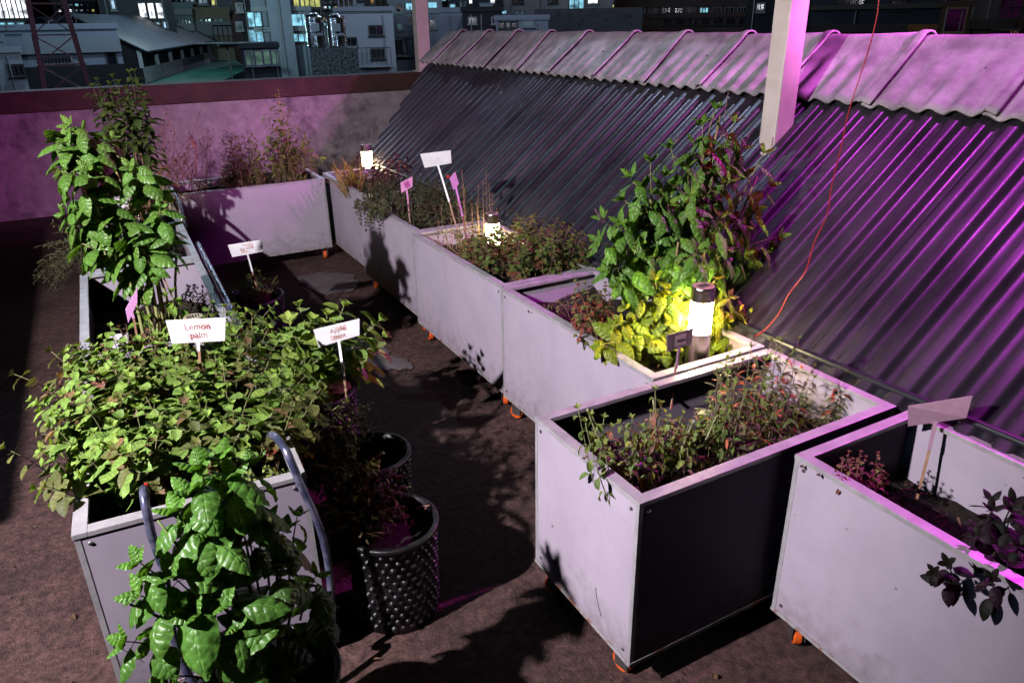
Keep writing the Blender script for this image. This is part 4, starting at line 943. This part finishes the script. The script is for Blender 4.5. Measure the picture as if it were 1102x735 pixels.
def building(label,px0,px1,pyt,dist,depth,m_,wins=(),cat='building',bands=(),zbot=-16,parapet=True,name='apartment_building',rail=None,clut=3):
    pm=(px0+px1)/2; pyb=pyt+20; F=Fac(pm,pyt,dist); s0,_=F.sz(px0,pyb); s1,_=F.sz(px1,pyb); zt=F.sz(pm,pyt)[1]
    t=empty(name,label=label,cat=cat); t.matrix_world=F.M(); k=dist/60
    b=MB(); b.box(s0,s1,0,depth,zbot,zt); b.build('wall',m_,t)
    if parapet:
        b=MB(); b.box(s0-.12*k,s1+.12*k,-.12*k,.25,zt,zt+.35*k); b.build('roof_edge',m_,t)
    for (y,h,mm) in bands:
        z=F.sz(pm,y)[1]; b=MB(); b.box(s0-.02*k,s1+.02*k,-.25*k,.0-.002,z-h*k/2,z+h*k/2); b.build('floor_band',mm,t)
    for w_ in wins:
        x0,y0,x1,y1,mm=w_[:5]; nb=w_[5] if len(w_)>5 else 1; fm=w_[6] if len(w_)>6 else FRM
        a0,zt0=F.sz((x0+x1)/2,y0); _,zb0=F.sz((x0+x1)/2,y1); a,_=F.sz(x0,(y0+y1)/2); c,_=F.sz(x1,(y0+y1)/2)
        fw=.10*k
        b=MB(); b.box(a-fw,c+fw,-.09*k,-.003,zb0-fw,zb0); b.box(a-fw,c+fw,-.09*k,-.003,zt0,zt0+fw); b.box(a-fw,a,-.09*k,-.003,zb0,zt0); b.box(c,c+fw,-.09*k,-.003,zb0,zt0)
        for i in range(1,nb): x=a+(c-a)*i/nb; b.box(x-fw*.35,x+fw*.35,-.09*k,-.003,zb0,zt0)
        b.box(a-fw*1.6,c+fw*1.6,-.2*k,-.003,zb0-fw*1.7,zb0-fw*1.02)
        o=b.build('window',fm,t)
        b=MB(); b.box(a,c,-.03*k,-.0035,zb0,zt0); b.build('pane',mm,o)
    # rooftop clutter
    for i in range(clut):
        x=s0+(s1-s0)*rnd.random(); y=U(.5,depth*.6); h=U(.8,2.4)*k; b=MB()
        kind=i%3
        if kind==0: b.tube([(x,y,zt-.05),(x,y,zt+h*1.5)],.03*k,5); b.tube([(x-.5*k,y,zt+h*1.3),(x+.5*k,y,zt+h*1.3)],.02*k,5); b.tube([(x-.35*k,y,zt+h*1.1),(x+.35*k,y,zt+h*1.1)],.02*k,5); b.build('aerial',FRMD,t)
        elif kind==1: b.box(x-.5*k,x+.5*k,y,y+.8*k,zt,zt+h*.5); b.box(x-.55*k,x+.55*k,y-.05,y+.85*k,zt+h*.5,zt+h*.5+.06); b.build('roof_unit',FB,t)
        else: b.tube([(x,y,zt-.05),(x,y,zt+h*.7),(x+.3*k,y,zt+h*.7)],.06*k,6); b.build('vent_pipe',FRM,t)
    if rail:
        x0,x1,y=rail; a,z=F.sz(x0,y); c,_=F.sz(x1,y); b=MB(); hh=1.0*k*1.2
        b.tube([(a,-.5*k,z),(c,-.5*k,z)],.03*k,5); n=max(4,int((c-a)/(.35*k)))
        for i in range(n+1): x=a+(c-a)*i/n; b.tube([(x,-.5*k,z),(x,-.5*k,z-hh)],.018*k,4)
        b.build('railing',FRMD,t); b=MB(); b.box(a,c,-.55*k,-.003,z-hh-.15*k,z-hh); b.build('balcony_slab',m_,t)
    # drain pipes and a conduit on the facade
    for i in range(2):
        x=s0+(s1-s0)*U(.05,.95); b=MB(); b.tube([(x,-.08*k,zt-.2*k),(x,-.08*k,max(zbot,zt-9*k))],.05*k,6); b.build('drain_pipe',FRM,t)
    return t,F
# left to right
building('building at the top left corner with a bright white lit curtain facade',-60,28,-30,75,14,FD,[(-20,-8,28,20,GWH,9,FRMD)]+[(x,25,x+7,32,GC) for x in (-18,-9,0,9,19)],clut=0)
building('long low pale building behind the lattice tower',-80,130,33,48,12,FB,[(11,72,25,81,GLS,2,FRMD),(43,63,77,69,GLS,9,FRMD),(116,55,125,76,GLS,1,FRMD)],bands=[(50,1.0,FRM),(89,1.8,FK)])
building('small pale annex block in front of the long low building',-10,27,57,44,3,FW_,[(10,71,25,81,GLS,3,FRMD)],name='annex_building')
building('dark tall block with three bright arched windows over blue slits',100,181,-40,95,14,FD,[(150,4,157,19,GWH,1,FRMD),(160,4,166,20,GWH,1,FRMD),(169,4,175,20,GWH,1,FRMD),(152,27,155,37,GBL),(161,26,164,38,GBL),(169,25,172,37,GBL),(177,24,180,37,GBL),(120,0,123,10,GBL)],clut=0)
building('teal building with an arch window above slim dark windows',184,209,9,105,10,FT,[(189,22,191,27,GLS),(192.5,21,194.5,27,GLS),(196,21,198,28,GLS),(199.5,22,201.5,28,GLS),(203,23,205,27,GLS)],bands=[(13,.4,FW_),(30,.5,FW_)],clut=1)
building('cream old building with a balcony and dark recessed windows',209,249,14,110,12,FC,[(212,20,218,28,GLS,2),(221,20,227,28,GLS,2),(231,21,240,28,GDIM,2),(244,21,247,28,GLS)],bands=[(16,.6,FC),(31,.9,FW_)],clut=2,rail=(228,249,28))
building('brown block rising behind the cream building',196,262,-30,125,10,FBR,[(228,0,234,6,GY),(200,-6,208,2,GLS,2),(214,-4,222,4,GLS,2),(240,2,248,9,GLS,2)],clut=0)
building('unlit black slab tower between the cream and pale buildings',250,272,-50,90,12,FK,[(255,5,260,12,GLS),(255,25,260,32,GLS)],clut=0)
building('pale building with a broad plain pier and cyan lit rooms',266,331,-40,70,12,FB,[(267,14,281,29,GC,2,FRMD),(269,33,283,47,GC,2),(313,16,328,28,GC,1),(312,37,330,45,GC,2,FRMD),(316,-6,344,8,GY,5,FRMD)],bands=[(10,.3,FRM),(32,.3,FRM)],clut=0)
t_,F_=building('plain pale stair pier at the front of the pale building',284,309,-40,69,2,FB,[],name='stair_pier',clut=0)
building('low shed with a row of glazed doors and dim green light',262,302,52,40,6,FD,[(265,56,273,70,GG),(275,56,282,70,GG),(284,55,291,69,GG),(292,55,299,69,GG)],name='glazed_shed',clut=1)
building('pale block with a dark square window left of the far pole',362,424,14,58,12,FW_,[(398,29,412,37,GLS,2,FRMD),(365,-2,380,8,GLS,3),(372,42,383,49,GLS,2,FRMD),(400,54,413,62,GLS,7,FRMD)],bands=[(10,.3,FRM)],clut=3,rail=(384,420,52))
building('blue grey terrace house left of the far pole',420,462,4,72,12,FB,[(427,5,433,13,GLS),(437,3,448,11,GC,1),(428,26,433,32,GDIM),(424,45,432,55,GLS,4,FRMD),(440,18,448,26,GLS,2)],clut=3,rail=(415,460,41))
building('blue grey house with bright shop light right of the far pole',458,500,14,66,12,FB,[(461,3,470,12,GC,1),(463,22,468,30,GLS)],clut=2)
building('dark brown house with small lights behind the left pole',380,470,-6,110,14,FBR,[(399,0,403,4,GO),(412,10,418,14,GO),(430,-2,440,4,GLS,2),(385,2,392,8,GLS)],clut=0)
building('dark flat block over the left end of the roof ridge',498,541,13,62,12,FK,[(505,20,512,25,GLS),(530,20,540,25,GLS,3,FRM)],clut=2)
building('distant pale houses with white lamps above the ridge',484,540,-6,120,14,FB,[(484,5,490,12,GC),(505,-2,508,4,GWH),(516,4,521,10,GLS),(525,13,530,16,GC),(528,0,533,4,GWH),(495,2,502,8,GDIM,2)],clut=0)
building('wide pale grey block with a glowing blue stairwell',534,660,-30,85,14,FW_,[(613,-8,628,14,GC,3),(633,-4,643,4,GWH,1),(590,15,599,18,GWH,1),(538,12,545,15,GC),(555,13,563,16,GDIM,3),(591,-4,599,3,GLS,2,FRMD),(553,-4,562,3,GLS,2,FRMD),(534,-3,540,4,GLS,2,FRMD),(632,15,643,17,GWH,1)],clut=0)
building('low arcade with three dark arches just above the ridge',534,590,22,60,8,FB,[(538,25,542,30,GLS,1,FRMD),(545,25,549,30,GLS,1,FRMD),(551,25,556,30,GLS,1,FRMD),(563,24,574,28,GDIM,3)],name='arcade_building',clut=0)
building('dark market hall with colourful lit goods under its roof',576,690,20,75,14,FK,[(615,25,622,29,GC,2,FRMD),(628,25,634,29,GY,1,FRMD),(637,25,652,29,GG,4,FRMD),(655,26,670,29,GY,4,FRMD),(674,25,684,27,GC,2,FRMD),(616,32,621,35,GC,1,FRMD)],bands=[(22,1.6,TIN)],name='market_hall',clut=0)
wn=[]
for i in range(10):
    x=672+i*13.6; wn.append((x,9,x+8,14,GC if i==6 else GLS,3,FRM)); 
    if i>2: wn.append((x+2,21,x+9,26,GLS,3,FRMD))
building('long brown apartment block with two rows of dark windows',662,812,-3,95,14,FBR,wn,bands=[(5,.35,FBR),(17,.35,FBR)],clut=2)
building('black unlit block behind the cream pole',806,885,-40,60,12,FK,[(815,5,822,12,GLS,2),(850,-8,858,0,GLS,2)],clut=0)
building('dark blue grey house at the right behind the red wire',870,985,33,34,10,FD,[(890,40,900,46,GLS,2,FRMD)],bands=[(31,.5,FBR)],clut=0)
building('corrugated dark wall house at the upper right',880,1065,-60,46,12,FD,[(900,-6,930,6,GLS,4,FRMD),(960,2,975,10,GLS,3,FRMD)],bands=[(7,.3,FBR)],clut=0)
building('small orange lit wooden lean to above the ridge',975,1008,33,27,3,mat('orange_board',(.45,.24,.08),.7,col2=(.5,.3,.12),scale=3),[(976,46,1005,49,GDIM,6,FRMD)],name='lean_to',clut=0)
building('purplish upright panel shed beside the orange lean to',1009,1043,8,26,3,FBR,[(1018,10,1038,34,GLS,1,FC)],name='panel_shed',clut=0)
building('grey house with a dark balcony opening at the right edge',1044,1180,-60,30,8,fmat('mauve_render',(.22,.2,.22),(.3,.27,.3)),[(1078,-10,1100,20,GLS,3,FBR),(1082,29,1096,46,GLS,2,FRMD),(1088,33,1096,37,GO,3,FRMD)],bands=[(26,.6,FBR)],clut=0,rail=(1073,1105,9))
for k in range(16):
    x0=[-20,60,120,185,225,300,345,372,418,455,500,560,655,700,760,830][k]; w_=U(26,55); yt=U(-30,2); ws=[]
    for r_ in range(5):
        for c_ in range(int(w_/6)):
            yy=yt+3+r_*6
            if yy>34: continue
            xx=x0+3+c_*6; ws.append((xx,yy,xx+U(2,3.6),yy+U(2,3),rnd.choice([GLS,GLS,GLS,GC,GWH,GY,GDIM,GO]),1,FRMD))
    t_,_=building('distant dim block with scattered small lit windows on the skyline',x0,x0+w_,yt,U(150,210),12,rnd.choice([FB,FD,FBR,FW_,FD]),ws,clut=3); t_['group']='distant blocks on the skyline'
# warm lamp for the lean-to
# gabled sheds round the green court
def gable(label,A,B,wallh,span,rise,wm,rm,openings=0,name='gabled_shed'):
    A=V(A);B=V(B); d=(B-A); d.z=0; L=d.length; d.normalize(); n=V((-d.y,d.x,0)); 
    if n.dot(V((A.x,A.y,0)))<0: n=-n
    t=empty(name,A,label=label,cat='shed')
    z0=0; w=MB(); P=lambda s,u,z: d*s+n*u+V((0,0,z))
    w.add([P(0,0,-13),P(L,0,-13),P(L,0,wallh*.45),P(0,0,wallh*.45),P(0,.25,wallh*.45),P(L,.25,wallh*.45)],[(0,1,2,3),(3,2,5,4)]); w.build('lower_wall',wm,t)
    g=MB(); g.add([P(0,0,-13),P(0,span,-13),P(0,span,wallh),P(0,span/2,wallh+rise-.05),P(0,0,wallh)],[(0,1,2,3,4)]); g.build('gable_wall',FK,t); g=MB(); g.add([P(L,0,-13),P(L,span,-13),P(L,span,wallh),P(L,span/2,wallh+rise-.05),P(L,0,wallh)],[(4,3,2,1,0)]); g.build('gable_wall',FK,t)
    bk=MB(); bk.add([P(0,.8,-3),P(L,.8,-3),P(L,.8,wallh),P(0,.8,wallh)],[(0,1,2,3)]); bk.build('recess',FK,t)
    for i in range(openings+1):
        q=MB(); s=L*i/max(1,openings); M=Matrix.Translation(P(s,0.06,0)); q.box(-.16,.16,-.12,.12,wallh*.45,wallh*.98,M); q.build('post',wm,t)
    r_=MB(); th=.12
    for (u0,z0_,u1,z1_) in ((-.7,wallh-.25,span/2,wallh+rise),(span/2,wallh+rise,span+.7,wallh-.25)):
        a=[P(-.6,u0,z0_),P(L+.6,u0,z0_),P(L+.6,u1,z1_),P(-.6,u1,z1_)]; b_=[p+V((0,0,th)) for p in a]
        r_.add(a+b_,[(3,2,1,0),(4,5,6,7),(0,1,5,4),(1,2,6,5),(2,3,7,6),(3,0,4,7)])
    r_.build('roof',rm,t)
    return t
ZC=-2.6
cA,cB,cC,cD=atz(157,90,ZC),atz(247,61,ZC),atz(268,74,ZC),atz(215,98,ZC)
COURT=two_scale('green_court_paint',(.02,.14,.11),(.03,.19,.15),(.01,.08,.07),.3,.6,.6,.2,3)
b=MB(); pts=[cA,cB,cC,cD]; b.add(pts+[p-V((0,0,13)) for p in pts],[(0,1,2,3),(0,4,5,1),(1,5,6,2),(2,6,7,3),(3,7,4,0)]); o=b.build('rooftop_court',COURT); tag(o,'green painted rooftop court below the long dark shed roof','court')
gable('long shed with a dark tin roof and open posts along the green court',cA,cB,2.6,9,2.6,FW_,TIN,openings=9)
gA,gB=atz(98,58,0-1.2),atz(152,47,-1.2)
gable('dark gabled roof shed just right of the lattice tower',gA,gB,1.4,9,2.6,FD,TIN,openings=3)
# court fence corner and dark frames at (250-270, 50-90)
t=empty('court_frame',atz(252,86,-2.4),label='dark steel frame canopy at the right end of the green court',cat='frame')
b=MB(); k0=V(t.location)
for (x,y) in ((250,86),(268,88)):
    a=atz(x,y,-2.4)-k0; b.bar(a+V((0,0,-8)),a+V((0,0,2.6)),.12)
a=atz(250,86,-2.4)-k0; c=atz(268,88,-2.4)-k0; b.bar(a+V((-.5,0,2.6)),c+V((1,0,2.6)),.14); b.bar(a+V((0,0,1.2)),c+V((0,0,1.2)),.08); b.bar(a+V((-.5,4,2.8)),c+V((2,4,2.6)),.14)
b.build('steel_frame',FRMD,t); b=MB(); b.bar(a+V((-1,2,2.75)),c+V((2,2,2.75)),4.2,.06); b.build('canopy_sheet',TIN,t)
# lattice tower
TF=Fac(62,50,22)
def tz(px,py): s,z=TF.sz(px,py); return s,z
tl_,zt_=tz(29,-12); tr_,_=tz(70,-12); bl_,zb_=tz(46,98); br_,_=tz(98,92)
t=empty('lattice_tower',label='grey steel lattice tower at the upper left beyond the parapet',cat='tower'); t.matrix_world=TF.M()
STL=mat('galvanised_grey',(.34,.31,.32),.55,metal=.2,col2=(.24,.22,.23),scale=3)
def lp(z,side,dd):
    f=(zt_-z)/(zt_-zb_); cx_=(tl_+tr_)/2*(1-f)+(bl_+br_)/2*f; cx_= (bl_+br_)/2; 
    hw=((tr_-tl_)/2)*(1-f)+((br_-bl_)/2)*f; return V((cx_+side*hw, (dd+1)*hw*.55+0, z))
zlev=[zt_+1.5,tz(50,4)[1],tz(58,38)[1],tz(66,70)[1],tz(72,104)[1],tz(72,104)[1]-1.1,-9]
for side in(-1,1):
    for dd in(-1,1):
        b=MB(); a=lp(zlev[0],side,dd); c=lp(zlev[-1],side,dd); b.bar(a,c,.10,.014); b.bar(a+V((side*-.045,0,0)),c+V((side*-.045,0,0)),.014,.1); b.build('leg',STL,t)
for i,z in enumerate(zlev[1:-1]):
    for dd in(-1,1):
        b=MB(); b.bar(lp(z,-1,dd),lp(z,1,dd),.07,.03); b.build('cross_bar',STL,t)
    for s_ in(-1,1):
        b=MB(); b.bar(lp(z,s_,-1),lp(z,s_,1),.06,.03); b.build('cross_bar',STL,t)
for i in range(len(zlev)-2):
    z0,z1=zlev[i],zlev[i+1]
    for dd in (-1,1):
        for s_ in(-1,1): b=MB(); b.bar(lp(z0,s_,dd)+V((0,.02*s_,0)),lp(z1,-s_,dd)+V((0,.02*s_,0)),.045,.02); b.build('brace',STL,t)
    for s_ in(-1,1):
        b=MB(); b.bar(lp(z0,s_,-1),lp(z1,s_,1),.045,.02); b.build('brace',STL,t)
# water tanks on a rough wall block
KT=Fac(358,60,44)
a,zt0=KT.sz(333,53); c,_=KT.sz(385,53)
t=empty('tank_plinth',label='rough stone faced plinth under the two steel water tanks',cat='plinth'); t.matrix_world=KT.M()
b=MB(); b.box(a,c,0,3.2,-14,zt0); b.build('stone_wall',two_scale('rough_stone',(.2,.21,.22),(.35,.37,.38),(.07,.08,.09),5,8,.8,1.,9,.48,.56,.2),t)
TANK=mat('tank_steel',(.5,.5,.52),.16,metal=1)
for (x0,x1,yt,lab) in ((329,350,15,'left ribbed stainless steel water tank on the stone plinth'),(352,373,16,'right ribbed stainless steel water tank nearer the pale block')):
    s0,z0=KT.sz(x0,35); s1,_=KT.sz(x1,35); z1=KT.sz((x0+x1)/2,yt)[1]; r_=(s1-s0)/2
    t=empty('water_tank',label=lab,cat='water tank',group='steel water tanks'); M_=KT.M(); t.matrix_world=M_@Matrix.Translation(((s0+s1)/2,r_+.2,zt0))
    h=z1-zt0; pr=[(0,.02),(r_*.96,.02)]; n=13
    for i in range(n):
        z=.05+h*.88*i/n; dz=h*.88/n; pr+= [(r_*.95,z),(r_*.99,z+dz*.2),(r_,z+dz*.5),(r_*.99,z+dz*.8)]
    pr+=[(r_*.95,.05+h*.88),(r_*.9,h*.95),(r_*.4,h*.99)]; b=MB(); b.lathe(pr,28); b.build('tank_body',TANK,t,smooth=True)
    b=MB(); b.lathe([(r_*.42,h*.98),(r_*.42,h*1.03),(0,h*1.04)],16); b.build('lid',TANK,t,smooth=True)
    b=MB(); b.box(-.22,.22,-r_-.02,-r_+.05,h*.5,h*.72); b.build('nameplate',FW_,t); b=MB(); b.box(-r_*.5,r_*.7,-r_-.015,-r_+.12,h*.38,h*.43); b.build('white_band',FW_,t)
# city lamps
for (x,y,d,z,e,c) in [(40,60,30,7,1500,(.5,.72,1)),(150,40,42,9,2600,(.55,.8,1)),(230,60,60,3,2500,(.6,.95,1)),(330,40,36,9,1700,(.5,.72,1)),(440,20,46,9,1800,(.5,.7,1)),(560,10,48,10,2200,(.75,.75,1)),(740,10,60,10,1500,(.9,.8,.8)),(1010,30,18,5,160,(1,.72,.5)),(200,60,80,8,3500,(.6,.9,1)),(60,60,15,4,130,(.8,.75,.85)),(300,10,120,20,9000,(.6,.75,1)),(700,5,120,20,7000,(.8,.8,1))]:  # the light before the lattice tower is added to brighten it
    dd=ray(x,y); p=O+V((dd.x,dd.y,0)).normalized()*d; p.z=z
    l=bpy.data.lights.new('street_light','POINT'); l.energy=e*.55; l.color=c; l.shadow_soft_size=.3; o=bpy.data.objects.new('street_light',l); col.objects.link(o); o.location=p
# foreground rooftop railing / antenna bits in the middle distance
t=empty('roof_aerial',atz(393,60,-1),label='thin aerial mast in front of the pale block',cat='aerial')
b=MB(); b.tube([(0,0,-3),(0,0,2.2)],.02,6); b.tube([(-.45,0,1.9),(.4,0,2.0)],.015,5); b.tube([(-.3,0,1.5),(.3,0,1.55)],.015,5); b.build('mast',FRMD,t)
#CITY1#
# ------------------------------------------------------------------ light
w=bpy.data.worlds.new('World'); sc.world=w; w.use_nodes=True; nt=w.node_tree
sky=nt.nodes.new('ShaderNodeTexSky'); sky.sky_type='NISHITA'; sky.sun_disc=False; sky.sun_elevation=R(-5); sky.sun_rotation=R(200)
bg=nt.nodes['Background']; nt.links.new(sky.outputs[0],bg.inputs['Color']); bg.inputs['Strength'].default_value=.06
def light(name,typ,loc_,tgt,energy,color,**k):
    l=bpy.data.lights.new(name,typ); l.energy=energy; l.color=color
    for a,v in k.items(): setattr(l,a,v)
    o=bpy.data.objects.new(name,l); col.objects.link(o); o.location=loc_
    o.rotation_euler=(V(tgt)-V(loc_)).to_track_quat('-Z','Y').to_euler(); return o
light('sky_glow_sun','SUN',(0,0,20),V((0,0,20))+V((.95,.12,-.35)),.05,(.45,.65,1.0),angle=R(10))
LP=V((-1.95,1.165,2.6)); az,el=R(34),R(-25)
light('white_flood_lamp','SPOT',LP,LP+V((math.cos(az)*math.cos(el),math.sin(az)*math.cos(el),math.sin(el))),940,(1,.93,.99),spot_size=R(93),spot_blend=.62,shadow_soft_size=.035)
light('magenta_flood_lamp','SPOT',(2.8,2.6,2.2),(.5,8.5,1.0),450,(.95,.20,.9),spot_size=R(44),spot_blend=.8,shadow_soft_size=.05)
light('magenta_spill_lamp','SPOT',(5.0,1.35,3.5),(2.7,1.45,1.2),760,(1,.05,.98),spot_size=R(80),spot_blend=.9,shadow_soft_size=.05)
light('magenta_canopy_lamp','SPOT',(2.5,1.9,4.3),(3.0,1.15,1.2),270,(.95,.08,1),spot_size=R(58),spot_blend=.9,shadow_soft_size=.16)  # unseen light added for the purple sheen on the near roof ribs
light('magenta_ridge_lamp','SPOT',(3.35,.9,2.35),(2.8,4.4,1.4),460,(1,.22,.95),spot_size=R(46),spot_blend=.8,shadow_soft_size=.04)  # unseen light added to turn the left ridge caps pink
light('pale_canopy_lamp','SPOT',(2.7,5.0,4.3),(2.6,3.9,1.1),150,(.62,.78,1),spot_size=R(50),spot_blend=.9,shadow_soft_size=.1)  # added light, draws pale lines along the middle roof ribs
vs_=sc.view_settings; vs_.view_transform='Standard'; vs_.look='None'; vs_.exposure=0; vs_.gamma=1; vs_.use_curve_mapping=False
sc.cycles.diffuse_bounces=0; sc.cycles.glossy_bounces=2; sc.cycles.transmission_bounces=2; sc.cycles.max_bounces=4
